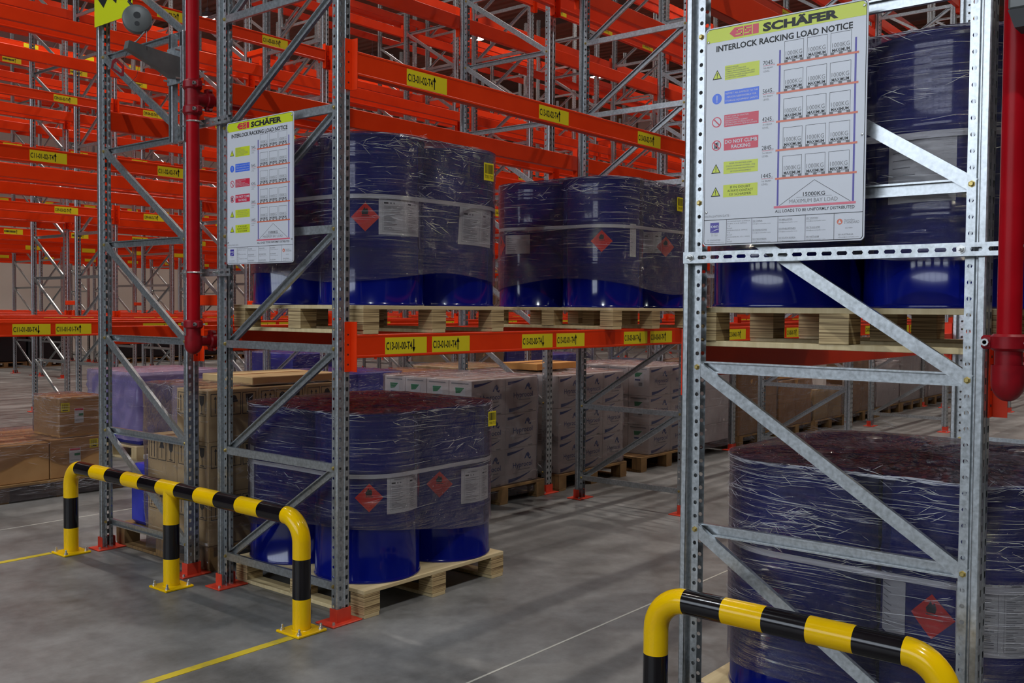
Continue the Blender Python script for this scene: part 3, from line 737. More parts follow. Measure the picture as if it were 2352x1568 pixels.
# yellow aisle sign on the left frame
t = thing('aisle_sign', 'yellow aisle number sign cut by the top edge on the left frame', 'sign', (-.046, 2.285, 3.36), 0)
b = MB(); b.box(0, .004, -.46, 0, 0, .62, bigyel); P = lambda a, c: (-.001, -a, c)
b.text('07', .03, .120, .36, .40, P, ink, .02); obj('panel', b, t)
# reel, bracket arm and pull handle
BY = 1.275
t = thing('bracket_arm', 'grey cantilever bracket arm bolted to two struts on the left frame', 'bracket', (0, BY, 0), 0)
b = MB(); prof = [(-.075, 2.885), (-.075, 3.005), (-.385, 3.035), (-.395, 2.990), (-.20, 2.915), (-.13, 2.880)]
b.extr([(p[0], p[1]) for p in prof], (0, -.022, 0), (0, .022, 0), (1, 0, 0), (0, 0, 1), grey_paint); obj('arm', b, t)
b = MB(); b.box(-.076, -.068, -.030, .115, 2.86, 3.07, galv_dull, bev=.002)
for yy in (-.02, .10):
    for zz in (2.885, 3.045): b.tube([(-.105, yy, zz), (-.06, yy, zz)], .006, bolt_m, 8)
obj('back_plate', b, t)
b = MB()
for yy in (-.03, .085): b.box(-.066, -.026, yy-.004, yy+.034, 2.53, 3.16, galv, bev=.003)
for yy in (-.03, .085): b.box(-.0675, -.066, yy+.008, yy+.020, 2.54, 3.15, dark)  # dark strips on the faces stand for shade inside the channel slots
obj('upright_strut', b, t)
t = thing('pull_reel', 'round dark grey reel with two holes hanging before the yellow aisle sign', 'reel', (-.325, BY, 3.165), 0)
b = MB(); T = Matrix.Rotation(R(-90), 4, 'Y') 
def rot_add(b, prof, m, off, n=32, ax=None):
    bb = MB(); bb.lathe(prof, m, n); A = ax or Matrix.Rotation(R(128), 4, 'Z') @ Matrix.Rotation(R(-90), 4, 'Y') @ Matrix.Rotation(0, 4, 'Z')
    b.add([A @ Vector(q)+Vector(off) for q in bb.v], bb.f, m)
AX = Matrix.Rotation(R(58), 4, 'Z') @ Matrix.Rotation(R(-90), 4, 'Y')
rot_add(b, [(0, .028), (.060, .028), (.074, .022), (.078, .012), (.078, -.020), (.072, -.026), (0, -.026)], grey_paint, (0, 0, 0), 40, AX); obj('housing', b.mesh('housing', 30), t)
b = MB(); rot_add(b, [(0, .0295), (.0185, .0295), (.0185, .026)], dark, (0, 0, .016), 20, AX); rot_add(b, [(0, .0295), (.013, .0295), (.013, .026)], dark, (0, 0, -.030), 20, AX); obj('hole_shade', b, t)  # flat dark discs stand for the shade inside the two openings
b = MB(); b.tube([(.01, -.06, -.075), (-.0, -.0, -.115), (-.02, .04, -.14)], .004, bolt_m, 6); b.tube([(-.02, .04, -.14), (-.015, .10, -.19), (-.02, .115, -.235)], .0015, dark, 6)
b.tube([(.02, -.06, -.07), (.02, -.06, -.13)], .002, bolt_m, 6); obj('pull_wire', b, t)
b = MB(); b.tube([(-.01, .02, .07), (-.02, .05, .10), (-.01, .02, .16), (0, -.03, .22)], .009, dark, 8); obj('hose', b.mesh('hose', 40), t)
t = thing('pull_cord_grip', 'small dark red frame shaped pull handle hanging left of the grey reel', 'handle', (-.345, BY+.175, 2.925), R(58-90+0))
b = MB(); o = [(-.030, .030), (-.012, .050), (.034, .012), (.032, -.045), (.018, -.048), (-.036, -.010)]; i_ = [(-.020, .020), (-.008, .032), (.022, .004), (.021, -.028), (.014, -.030), (-.024, -.006)]
vs = [(a, -.006, c) for a, c in o]+[(a, -.006, c) for a, c in i_]+[(a, .006, c) for a, c in o]+[(a, .006, c) for a, c in i_]
fs = []
for k in range(6):
    j = (k+1) % 6; fs += [(k, j, 6+j, 6+k), (12+k, 18+k, 18+j, 12+j), (k, 12+k, 12+j, j), (6+k, 6+j, 18+j, 18+k)]
b.add(vs, fs, iron_red); obj('frame', b, t)
b = MB(); b.tube([(-.02, 0, -.03), (.01, 0, -.085), (.06, 0, -.09), (.10, 0, -.04), (.11, 0, .02)], .0012, dark, 6); obj('cord', b, t)

# ------------------------------------------------------------------ pallets
def pallet_meshes(w, dp, dm, bm):
    h = .145
    a = MB(); a.box(0, w, 0, dp, h-.020, h, dm, bev=.0015)
    k = MB(); k.box(0, .11, 0, .105, .020, h-.020, bm, bev=.0015)
    r = MB(); r.box(0, .10, 0, dp, 0, .020, dm, bev=.0015)
    return a.mesh('deck'), k.mesh('block'), r.mesh('bottom_board')
PM = {'ply': pallet_meshes(1.10, 1.10, deck, ply), 'dark': pallet_meshes(1.075, 1.08, wood_d, wood_d), 'far': pallet_meshes(1.08, 1.06, deck, deck)}
def pallet(label, x, y, z, kind='ply', rz=0.0, group=None):
    w, dp = {'ply': (1.10, 1.10), 'dark': (1.075, 1.08), 'far': (1.08, 1.06)}[kind]
    t = thing('pallet', label, 'pallet', (x, y, z), rz, group or 'wooden pallets')
    d, k, r = PM[kind]
    obj('deck', d, t)
    for xx in (0, (w-.11)/2, w-.11):
        obj('bottom_board', r, t, (xx+.005, 0, 0))
        for yy in (0, (dp-.105)/2, dp-.105): obj('block', k, t, (xx, yy, 0))
    return t
pallet('plywood pallet on the floor under the front group of blue drums', .121, -.095, 0, rz=R(0))
pallet('plywood pallet on the orange beams above the floor drums, left of two', .105, -.10, 1.452)
pallet('plywood pallet on the orange beams, right of two behind the aisle', 2.25, -.17, 1.452)
pallet('plywood pallet on the right rack beams under the raised drums', .075, -3.07, 1.452)
pallet('plywood pallet on the floor under the drums behind the right barrier', .121, -3.07, 0)
# ------------------------------------------------------------------ drums
def drum_mesh():
    r = .285; H_ = .885
    p = [(r-.012, .0), (r+.004, .0), (r+.006, .006), (r+.003, .012), (r, .016)]
    for zc in (.300, .590): p += [(r, zc-.022), (r+.003, zc-.010), (r+.005, zc), (r+.003, zc+.010), (r, zc+.022)]
    for zc in (.775, .800, .825): p += [(r, zc-.008), (r+.0015, zc), (r, zc+.008)]
    p += [(r, H_-.016), (r+.003, H_-.012), (r+.006, H_-.006), (r+.004, H_), (r-.002, H_+.001), (r-.006, H_-.006), (r-.010, H_-.020)]
    b = MB(); b.lathe(p, blue, 72); me1 = b.mesh('shell', 50)
    b = MB(); b.lathe([(0, H_-.018), (.10, H_-.016), (.18, H_-.018), (r-.03, H_-.014), (r-.010, H_-.019)], blue, 48); b.lathe([(0, 0.004), (r-.010, .004)], blue, 48); me2 = b.mesh('lid', 50)
    b = MB(); b.lathe([(.036, H_-.018), (.036, H_-.008), (.030, H_-.004), (0, H_-.004)], bolt_m, 16); me3 = b.mesh('bung', 40)
    return me1, me2, me3
ME_DR = drum_mesh()
DR = .285
def cyl_patch(r, w, h, m, n=10, ang=0.0, z=0.0, dia=False, roll=0.0):
    """curved sticker on a drum centred at local angle ang, height z"""
    b = MB(); 
    def P(off):
        def f(a, c):
            if roll: a, c = a*math.cos(roll)-c*math.sin(roll), a*math.sin(roll)+c*math.cos(roll)
            q = ang+a/r
            return ((r+off)*math.cos(q), (r+off)*math.sin(q), z+c)
        return f
    if dia:
        def PD(off): g = P(off); return lambda a, c: g((a-c)*.7071, (a+c)*.7071)
        b.rect(-w/2, w/2, -h/2, h/2, PD(.0012), m, n, n)
        g = P(.0020)     # flame
        fl = [(-.016, .012), (-.020, .026), (-.010, .040), (-.004, .052), (.002, .040), (.010, .047), (.016, .028), (.012, .012)]
        b.flat([[(a, c) for a, c in fl]], g, ink); b.rect(-.020, .020, .004, .008, g, ink)
    else:
        b.rect(-w/2, w/2, -h/2, h/2, P(.0012), m, n, 2)
    return b, P
def paper_label(r, w, h, ang, z, roll=0.0, dense=True):
    b, P = cyl_patch(r, w, h, paper, 12, ang, z, roll=roll); g = P(.0020)
    rnd = random.Random(int(w*1e4+z*1e3))
    def hline(x0, x1, y, t, m): b.rect(x0, x1, y-t/2, y+t/2, g, m, 4, 1)
    if dense:
        for x0, x1 in ((-w*.42, w*.04), (w*.12, w*.44)):
            for yy in (-h*.43, h*.43): hline(x0, x1, yy, .0012, greyink)
            for xx in (x0, x1): b.rect(xx-.0006, xx+.0006, -h*.43, h*.43, g, greyink)
            hline(x0+.006, x0+.030, h*.30, .008, ink); 
            for q in range(2): b.rect(x0+.040+.018*q, x0+.048+.018*q, h*.28, h*.32, g, greyink)
            hline(x0+.02, x1-.02, h*.39, .004, greyink)
            y = h*.22
            while y > -h*.40:
                hline(x0+.006, x0+.006+(x1-x0-.012)*rnd.uniform(.35, 1), y, .0022, greyink); y -= rnd.choice((.0065, .0065, .011))
    else:
        y = h*.34
        while y > -h*.38: hline(-w*.42, -w*.42+w*rnd.uniform(.2, .45), y, .003, greyink); y -= h*.11
    return b
def add_sticker(d, kind, ang, z, w=.185, h=.21, roll=0.0):
    if kind == 'dia': b, _ = cyl_patch(DR, .105, .105, redlab, 8, R(ang), z, True, roll); o = obj('hazard_label', b, d); o['label'] = 'red diamond flame label'
    else: o = obj('paper_label', paper_label(DR, w, h, R(ang), z, roll, kind == 'paper'), d); o['label'] = 'white printed paper label'
def drum(label, x, y, z, group, stick=()):
    t = thing('steel_drum', label, 'drum', (x, y, z), 0, group)
    obj('shell', ME_DR[0], t); obj('lid', ME_DR[1], t); obj('bung', ME_DR[2], t, (.19, .02, 0)); obj('bung', ME_DR[2], t, (-.20, -.02, 0), 0, (.6, .6, 1))
    for s_ in stick: add_sticker(t, *s_)
    return t
def hull(circs, r, n=220, bulge=0.0):
    pts = []
    for cx, cy in circs:
        for i in range(72): a = 2*math.pi*i/72; pts.append((cx+r*math.cos(a), cy+r*math.sin(a)))
    pts = sorted(set(pts))
    def half(ps):
        o = []
        for p in ps:
            while len(o) > 1 and (o[-1][0]-o[-2][0])*(p[1]-o[-2][1])-(o[-1][1]-o[-2][1])*(p[0]-o[-2][0]) <= 0: o.pop()
            o.append(p)
        return o
    a = half(pts); c = half(pts[::-1]); hp = a[:-1]+c[:-1]
    return resample(hp, n)
def resample(hp, n):
    k = len(hp); ds = [0]
    for i in range(k): ds.append(ds[-1]+math.dist(hp[i], hp[(i+1) % k]))
    out = []; j = 0
    for i in range(n):
        s_ = ds[-1]*i/n
        while ds[j+1] < s_: j += 1
        f = (s_-ds[j])/max(ds[j+1]-ds[j], 1e-9); p, q = hp[j], hp[(j+1) % k]
        out.append((p[0]+(q[0]-p[0])*f, p[1]+(q[1]-p[1])*f))
    return out, ds[-1]
from mathutils import noise as MN
def wrap(label, circs_or_poly, z0, z1, m_side, m_top, seed=0, top=True, drop=None, group='stretch film wraps', wob=.004, r=DR+.012, sag=.012, n=220, nz=26, cover_dz=.006, poly=False, creases=130):
    """stretch film: sleeve with a wavy lower edge plus a crumpled cover"""
    if poly: out, per = resample(circs_or_poly, n)
    else: out, per = hull(circs_or_poly, r, n)
    cx = sum(p[0] for p in out)/n; cy = sum(p[1] for p in out)/n
    t = thing('stretch_wrap', label, 'plastic wrap', (cx, cy, 0), 0, group)
    b = MB(); b.uv = []
    for j in range(nz+1):
        for i in range(n+1):
            p = out[i % n]; s_ = per*i/n
            ang = math.atan2(p[1]-cy, p[0]-cx)
            zb = z0+(drop(ang) if drop else .02*math.sin(3*ang+seed)+.012*math.sin(7*ang))
            f = j/nz; z = zb+(z1-zb)*f
            d_ = wob*MN.noise(Vector((p[0]*4+seed, p[1]*4, z*9)))+wob*.6*MN.noise(Vector((p[0]*15+seed, p[1]*15, z*30)))
            l = math.hypot(p[0]-cx, p[1]-cy)
            b.v.append((p[0]-cx+(p[0]-cx)/l*d_, p[1]-cy+(p[1]-cy)/l*d_, z)); b.uv.append((s_, z))
    k = b.mi(m_side)
    for j in range(nz):
        for i in range(n): b.f.append((j*(n+1)+i, j*(n+1)+i+1, (j+1)*(n+1)+i+1, (j+1)*(n+1)+i)); b.m.append(k)
    rnd = random.Random(seed*31+7)
    def crease(u, z, ln, dz, th):
        k_ = max(3, int(ln/.03)); ids = []
        for q in range(k_+1):
            f = q/k_; pos = (u+ln*f)/per*n; i0 = int(pos) % n; g = pos-int(pos); p = out[i0]; p2 = out[(i0+1) % n]
            x_, y_ = p[0]+(p2[0]-p[0])*g-cx, p[1]+(p2[1]-p[1])*g-cy; l = math.hypot(x_, y_); w_ = th*math.sin(math.pi*min(max(f, .04), .96))
            zz = z+dz*f+.0010*math.sin(f*7+u*20)
            for ro, zo in ((.0045+wob*.4, -w_), (.0045+wob*.4+w_*1.2, 0), (.0045+wob*.4, w_)):
                b.v.append((x_*(1+ro/l), y_*(1+ro/l), zz+zo)); b.uv.append((0, 0))
            ids.append(len(b.v)-3)
        mk = b.mi(crease_m)
        for q in range(k_):
            for a_ in range(2): b.f.append((ids[q]+a_, ids[q+1]+a_, ids[q+1]+a_+1, ids[q]+a_+1)); b.m.append(mk)
    for _ in range(creases):
        zz = z0+.04+(z1-z0-.06)*rnd.random()
        crease(rnd.random()*per, zz, rnd.uniform(.04, .34), rnd.gauss(0, .010), rnd.uniform(.0003, .0010))
    for _ in range(creases//8):                       # bunched patches and the rolled rim
        u0 = rnd.random()*per; zc = z1-rnd.random()**2*(z1-z0)*.8
        for _ in range(9): crease(u0+rnd.gauss(0, .06), zc+rnd.gauss(0, .018), rnd.uniform(.02, .09), rnd.gauss(0, .02), rnd.uniform(.0006, .0015))
    for _ in range(creases//2): crease(rnd.random()*per, z1-rnd.random()*.014, rnd.uniform(.03, .15), rnd.gauss(0, .003), rnd.uniform(.0006, .0014))
    obj('sleeve', b.mesh('sleeve', 180), t)
    if top:
        b = MB(); b.uv = []; nr = 22
        for j in range(nr+1):
            f = j/nr
            for i in range(n):
                p = out[i]; x_, y_ = (p[0]-cx)*(1-f), (p[1]-cy)*(1-f)
                z = z1+cover_dz*min(1, f*8)-sag*math.sin(min(1, f*1.3)*math.pi/2)*.3
                amp = .010*min(1, f*6+.25)
                z += amp*MN.noise(Vector((x_*7+seed, y_*22, seed)))+amp*.6*MN.noise(Vector((x_*30, y_*50, seed+3)))
                if j == 0: z = z1+.003*MN.noise(Vector((x_*40, y_*40, seed)))
                b.v.append((x_, y_, z)); b.uv.append((x_, y_))
        k = b.mi(m_top)
        for j in range(nr):
            for i in range(n): b.f.append((j*n+i, j*n+(i+1) % n, (j+1)*n+(i+1) % n, (j+1)*n+i)); b.m.append(k)
        obj('top_cover', b.mesh('top_cover', 180), t)
    return t, (cx, cy)
def strap(label, circs, z, x0=0):
    out, per = hull(circs, DR+.0065, 160); cx = sum(p[0] for p in out)/160; cy = sum(p[1] for p in out)/160
    t = thing('strap', label, 'strap', (cx, cy, z), 0, 'white straps round the drum groups')
    b = MB(); n = 160
    for p in out:
        l = math.hypot(p[0]-cx, p[1]-cy); ux, uy = (p[0]-cx)/l*.0012, (p[1]-cy)/l*.0012
        for q, zz in ((0, -.011), (1, -.011), (1, .011), (0, .011)): b.v.append((p[0]-cx+ux*q, p[1]-cy+uy*q, zz+.006*math.sin(p[0]*2+p[1]*3)))
    k = b.mi(strapm)
    for i in range(n):
        for q in range(4): a, c = i*4+q, i*4+(q+1) % 4; j = ((i+1) % n)*4; b.f.append((a, c, j+(q+1) % 4, j+q)); b.m.append(k)
    obj('band', b.mesh('band', 40), t)
    p = out[int(n*x0) % n]; q = out[(int(n*x0)+1) % n]; an = math.atan2(q[1]-p[1], q[0]-p[0])
    b = MB(); b.box(-.022, .022, -.004, .003, -.014, .014, bolt_m, bev=.002); b.box(.02, .085, -.0055, -.0045, -.012, .010, strapm); obj('seal_clip', b, t, (p[0]-cx, p[1]-cy, .006*math.sin(p[0]*2+p[1]*3)), an)
def tagm(parent, x, y, z, an, text, w=.085, h=.10):
    b = MB(); P = lambda a, c: (a, -.0025, c)
    b.box(-w/2, w/2, -.0018, 0, -h/2, h/2, sticker)
    xx = -w*.40; rnd = random.Random(len(text)+int(z*100))
    while xx < w*.40:
        q = rnd.choice((.0015, .0025, .004)); b.rect(xx, xx+q, -h*.10, h*.42, P, ink); xx += q+rnd.choice((.0015, .003))
    b.text(text, 0, -h*.38, w*.86, h*.20, P, ink, 0, 'c')
    o = obj('barcode_tag', b, parent, (x, y, z), an); o['label'] = 'yellow barcode tag reading '+text
def drum_group(x0, y0, z, where, sticks, strap_clip=.9, grp=None, top=film_t, side=film_d, wz0=.30, seed=1, drop=None, skip_strap=False, cr=260):
    cs = [(x0, y0), (x0, y0+.583), (x0+.583, y0), (x0+.583, y0+.583)]
    if y0 < -1.5: nm = ['rear left', 'front left', 'rear right', 'front right']
    nm = ['nearest the aisle at the front', 'at the front, away from the aisle', 'second, on the aisle side', 'hindmost'] 
    cs2 = cs
    for i, c in enumerate(cs2):
        drum('blue drum, %s of four %s' % (('front left', 'rear left', 'front right', 'rear right')[i] if y0 > -1.5 else ('front right', 'front left', 'rear right', 'rear left')[i], where), c[0], c[1], z, grp or 'blue drums '+where, sticks.get(i, ()))
    if not skip_strap: strap('white strap round the blue drums '+where, cs2, z+.560, strap_clip)
    return wrap('clear film round the blue drums '+where, cs2, z+wz0, z+.885+.008, side, top, seed, drop=drop, creases=cr)
DK0 = .1455; DK1 = 1.452+.1455
t, c = drum_group(.41, .20, DK0, 'on the floor pallet by the left frame', {0: [('dia', -130.6, .452), ('paper', -88, .460, .235, .200)], 2: [('dia', -138.4, .445), ('paper', -88, .428, .25, .200)], 1: [('paper', -205, .45, .12, .4)]}, .31, seed=1,
    drop=lambda a: -.06+.05*math.sin(a*2+.4))
tagm(t, 1.105-c[0], -.098-c[1], .945, R(6), 'T001715', .075, .085)
t, c = drum_group(.43, .20, DK1, 'on the raised pallet by the left frame', {0: [('dia', -138.4, .456), ('paper', -98, .470, .265, .205)], 2: [('paper', -95, .452, .255, .215, R(-3))]}, .9, seed=5, drop=lambda a: -.15+.03*math.sin(a*3))
tagm(t, 1.06-c[0], -.098-c[1], 2.369, R(2), 'T001725', .085, .10)
t, c = drum_group(2.55, .12, DK1, 'on the far raised pallet by the large notice', {0: [('dia', -147.7, .452), ('plain', -100, .47, .06, .24)], 2: [('paper', -141, .475, .14, .15), ('dia', -119.9, .445)], 1: [('plain', 184, .452, .22, .135), ('dia', 146, .45)]}, .52, seed=9, drop=lambda a: -.15+.05*math.sin(a*2+1))
tagm(t, 3.10-c[0], -.178-c[1], 2.356, R(2), 'T001698', .085, .10)
t, c = drum_group(.36, -2.82, DK1, 'on the raised pallet behind the large notice', {0: [('plain', 174, .455, .225, .225)]}, .1, seed=13, side=film_h, cr=260, drop=lambda a: -.12+.03*math.sin(a*3))
t, c = drum_group(.41, -2.885, DK0, 'on the floor pallet behind the right barrier', {0: [('plain', 137, .43, .15, .20), ('dia', 172, .442), ('paper', -150, .468, .23, .26)]}, .1, seed=17, side=film_h, cr=700, drop=lambda a: -.22+.03*math.sin(a*3))

# ------------------------------------------------------------------ cartons
def carton_mesh(w, d, h, m, front=None, left=None, top_tape=True, name='carton'):
    b = MB(); b.box(0, w, 0, d, 0, h, m, bev=.004)
    if top_tape: b.box(.003, w-.003, d/2-.025, d/2+.025, h-.001, h+.0008, tape)
    if front: front(b, lambda a, c: (a, -.0012, c), w, h)
    if left: left(b, lambda a, c: (-.0012, d-a, c), d, h)
    return b.mesh(name)
def swoosh(b, P, x0, x1, y, dy, m, th):
    n = 8; up = []; lo = []
    for i in range(n+1):
        f = i/n; x = x0+(x1-x0)*f; yy = y+dy*f*f; up.append((x, yy)); lo.append((x, yy-th*(1-f)**.8))
    for i in range(n): b.flat([[lo[i], lo[i+1], up[i+1], up[i]]], P, m)
def hypro(b, P, w, h):
    swoosh(b, P, w*.06, w*.62, h*.90, h*.07, navyink, h*.09)
    b.flat([[(w*.60, h*.66), (w*.66, h*.80), (w*.72, h*.84), (w*.78, h*.76), (w*.74, h*.66), (w*.70, h*.72), (w*.67, h*.74), (w*.64, h*.66)]], P, navyink)
    b.flat([[(w*.72, h*.66), (w*.80, h*.62), (w*.82, h*.70)]], P, navyink)
    b.text('Hyprocol', w*.24, h*.44, w*.62, h*.15, P, navyink, .01)
    b.rect(w*.24, w*.245, h*.28, h*.56, P, greyink); b.rect(w*.24, w*.80, h*.28, h*.286, P, greyink); b.rect(w*.40, w*.78, h*.355, h*.375, P, greyink)
    swoosh(b, P, w*.10, w*.86, h*.14, h*.16, navyink, h*.11)
    b.rect(w*.72, w*.86, h*.03, h*.055, P, greyink)
def greenlab(b, P, w, h):
    b.rect(w*.10, w*.86, h*.90, h*.93, P, greyink)
    b.rect(w*.26, w*.72, h*.30, h*.82, P, paper)
    Q = lambda a, c: tuple(x+o for x, o in zip(P(a, c), (-.0008, 0, 0)))
    b.flat([[(w*.28, h*.80), (w*.68, h*.80), (w*.50, h*.66), (w*.30, h*.64)]], Q, greenink)
    b.rect(w*.30, w*.56, h*.52, h*.57, Q, navyink); b.rect(w*.48, w*.66, h*.34, h*.46, Q, greyink)
def omark(b, P, w, h):
    b.flat([[(w*.72+w*.07*math.cos(R(30*i)), h*.18+w*.07*math.sin(R(30*i))) for i in range(12)]], P, greyink)
    for i in range(4): b.rect(w*.12, w*(.4+.1*(i % 2)), h*(.30-.05*i), h*(.315-.05*i), P, greyink)
def glass_marks(b, P, w, h):
    Q = P
    for i, x in enumerate((w*.05, w*.36, w*.67)):
        ww = w*.28; y0, y1 = h*.50, h*.93; t = .004
        for q in ((x, x+ww, y0, y0+t), (x, x+ww, y1-t, y1), (x, x+t, y0, y1), (x+ww-t, x+ww, y0, y1)): b.rect(*q, P, ink)
        cx = x+ww/2
        if i == 2: b.flat([[(cx-ww*.28, y1-.012), (cx-ww*.22, y0+(y1-y0)*.55), (cx, y0+(y1-y0)*.42), (cx+ww*.22, y0+(y1-y0)*.55), (cx+ww*.28, y1-.012)]], P, ink); b.rect(cx-.003, cx+.003, y0+.012, y0+(y1-y0)*.45, P, ink); b.rect(cx-ww*.2, cx+ww*.2, y0+.010, y0+.016, P, ink)
        elif i == 1: b.flat([[(cx-ww*.30, y0+(y1-y0)*.58), (cx-ww*.15, y1-.02), (cx, y1-.014), (cx+ww*.15, y1-.02), (cx+ww*.30, y0+(y1-y0)*.58)]], P, ink); b.rect(cx-.002, cx+.002, y0+.015, y0+(y1-y0)*.6, P, ink)
        else:
            for xx in (cx-ww*.18, cx+ww*.18): b.rect(xx-.003, xx+.003, y0+.016, y1-.03, P, ink); b.flat([[(xx-.010, y1-.034), (xx+.010, y1-.034), (xx, y1-.014)]], P, ink)
def brown_lab(b, P, w, h):
    b.rect(w*.36, w*.58, h*.36, h*.74, P, paper)
    Q = lambda a, c: tuple(x+o for x, o in zip(P(a, c), (0, -.0008, 0)))
    b.rect(w*.37, w*.57, h*.68, h*.73, Q, sgn_r); b.rect(w*.46, w*.57, h*.54, h*.60, Q, greenink); b.rect(w*.38, w*.56, h*.42, h*.43, Q, greyink)
def bar_lab(b, P, w, h, x=.06, y=.70, rd=3):
    s_ = .075; x0 = w*x; y0 = h*y
    b.rect(x0, x0+s_, y0, y0+s_, P, sticker); Q = lambda a, c: tuple(p+o for p, o in zip(P(a, c), (0, -.0008, 0)))
    for i in range(7): b.rect(x0+.010+.008*i, x0+.013+.008*i, y0+.026, y0+.066, Q, ink)
    b.rect(x0+.012, x0+.060, y0+.010, y0+.018, Q, ink)
M_HY = carton_mesh(.41, .245, .29, card_w, hypro, greenlab, name='hypro')
M_HY2 = carton_mesh(.34, .245, .285, card_w, hypro, omark, name='hypro2')
M_GL = carton_mesh(.36, .335, .312, card_l, glass_marks, glass_marks, name='glass')
COLN = ['left', 'middle', 'right']; TIER = ['bottom', 'middle', 'top']
def stack(me, x0, y0, z0, nx, ny, nz, dx, dy, dz, base, grp, miss=(), jig=.0016, cat='box', nm='carton'):
    rnd = random.Random(int(x0*100))
    for i in range(nx):
        for j in range(ny):
            for k in range(nz):
                if (i, j, k) in miss: continue
                if i > 0 and j > 0 and k < nz-1: continue
                lab = '%s, %s tier, column %s from left, %s from front' % (base, TIER[k] if nz == 3 else ('bottom', 'top')[min(k, 1)] if nz == 2 else 'single', ORD[i], ORD[j])
                if len(lab.split()) > 16: lab = '%s, %s tier, column %s, %s from front' % (base, TIER[k] if nz == 3 else 'top', ORD[i], ORD[j])
                tag(obj(nm, me, None, (x0+i*dx+rnd.uniform(-jig, jig)*.5, y0+j*dy+rnd.uniform(-jig, jig)*.5, z0+k*dz)), lab, cat, grp)
def rrect(x0, x1, y0, y1, r=.03):
    pts = []
    for cx, cy, a0 in ((x1-r, y1-r, 0), (x0+r, y1-r, 90), (x0+r, y0+r, 180), (x1-r, y0+r, 270)):
        for k in range(6): a = R(a0+18*k); pts.append((cx+r*math.cos(a), cy+r*math.sin(a)))
    return pts
def bwrap(label, x0, x1, y0, y1, z0, z1, m=None, mt=None, seed=0, wob=.012, n=150, nz=16, drop=None, cdz=.006, cr=110):
    return wrap(label, rrect(x0, x1, y0, y1), z0, z1, m or film_b, mt or m or film_b, seed, True, drop or (lambda a: 0), 'stretch film on distant loads', wob, n=n, nz=nz, poly=True, cover_dz=cdz, creases=cr)
# white product cartons behind the floor drums
pallet('dark pallet under the white cartons behind the floor drums', 2.29, 1.25, 0, 'dark')
stack(M_HY, 2.47, 1.285, .146, 2, 4, 3, .413, .248, .291, 'white carton behind the floor drums', 'white cartons behind the floor drums')
bwrap('stretch film round the white cartons behind the floor drums', 2.45, 3.31, 1.27, 2.29, .05, 1.03, seed=3)
pallet('brown pallet under the white cartons right of the second frame', 3.57, 1.25, 0, 'dark')
stack(M_HY2, 3.60, 1.285, .146, 3, 4, 3, .342, .247, .286, 'white carton stack right of second frame', 'white cartons right of the second frame')
bwrap('stretch film round the white cartons right of the second frame', 3.585, 4.64, 1.27, 2.29, .12, 1.015, seed=4)
tag(obj('carton', carton_mesh(.62, .42, .06, card_o, name='flat')), 'flat orange brown carton lying on the white cartons right of second frame', 'box').location = (3.72, 1.62, 1.030)
pallet('brown pallet under the narrow white carton stack beside the right frame', 4.90, 1.25, 0, 'dark')
stack(M_HY, 5.10, 1.285, .146, 2, 4, 3, .413, .248, .291, 'white carton in narrow stack by the right upright', 'white cartons by the right upright')
bwrap('stretch film round the narrow white carton stack by the right upright', 5.08, 5.94, 1.27, 2.29, .12, 1.03, seed=5)
# brown cartons with glass marks, left behind the frames
pallet('brown pallet under the tan cartons with wine glass marks', .11, 1.26, 0, 'dark')
stack(M_GL, .12, 1.285, .146, 3, 2, 3, .362, .34, .313, 'tan carton with wine glass marks', 'tan cartons with glass marks', miss=((0, 1, 2),))
bwrap('stretch film round the tan cartons with wine glass marks', .10, 1.22, 1.265, 2.0, .03, 1.10, seed=6, wob=.016, drop=lambda a: .02*math.sin(5*a))
tag(obj('carton', carton_mesh(.70, .55, .05, card_l, name='flat2')), 'flat tan carton lying over the tan cartons with glass marks', 'box').location = (.46, 1.32, 1.095)
t = thing('jerrycan', 'violet blue plastic can standing behind the left barrier in film', 'can', (.16, 2.06, .146))
b = MB(); b.box(0, .26, 0, .20, 0, .40, blue_p, bev=.03); b.tube([(.08, .1, .40), (.08, .1, .43)], .025, blue_p, 12); obj('body', b, t)
b = MB(); b.tube([(.08, .1, .4305), (.08, .1, .455)], .03, paper, 12); obj('cap', b, t)
# brown cartons at far left
pallet('worn pallet under the brown cartons at the left edge', .12, 4.22, 0, 'dark')
def brown(label, w, d, h, x, y, z, lab=True, bar=None, rz=0):
    def fr(b, P, ww, hh):
        if lab: brown_lab(b, P, ww, hh)
        if bar: bar_lab(b, P, ww, hh, *bar)
    tag(obj('carton', carton_mesh(w, d, h, card, fr, glass_marks if h < .33 and lab else None, name='brown'), None, (x, y, z), rz), label, 'box', 'brown cartons at the left edge')
brown('brown carton on top at far left with yellow barcode sticker', .36, .46, .33, .655, 4.27, .475, True, (.04, .66))
brown('brown carton at far left under the top one, yellow sticker at its corner', .44, .48, .325, .57, 4.25, .147, True, (.76, .70))
brown('plain brown carton at the left edge, lower left of the stack', .44, .48, .31, .12, 4.25, .147, False)
brown('plain brown carton behind at the left edge under stretch film', .9, .50, .31, .12, 4.76, .147, False)
bwrap('crumpled stretch film over the lower brown cartons at the left edge', .11, 1.03, 4.235, 5.27, .30, .482, seed=8, wob=.02, drop=lambda a: .05*math.sin(6*a))
bwrap('crumpled stretch film round the top brown carton at the left edge', .645, 1.025, 4.255, 4.75, .50, .82, seed=9, wob=.012, n=110)
bwrap('dark bunched film round the worn pallet at the left edge', .11, 1.225, 4.205, 5.305, .012, .125, film('bunched film on pallet', base=.25, streak=.5, tint=(.16, .13, .13), clear=.6, gl=.3), seed=10, wob=.01)
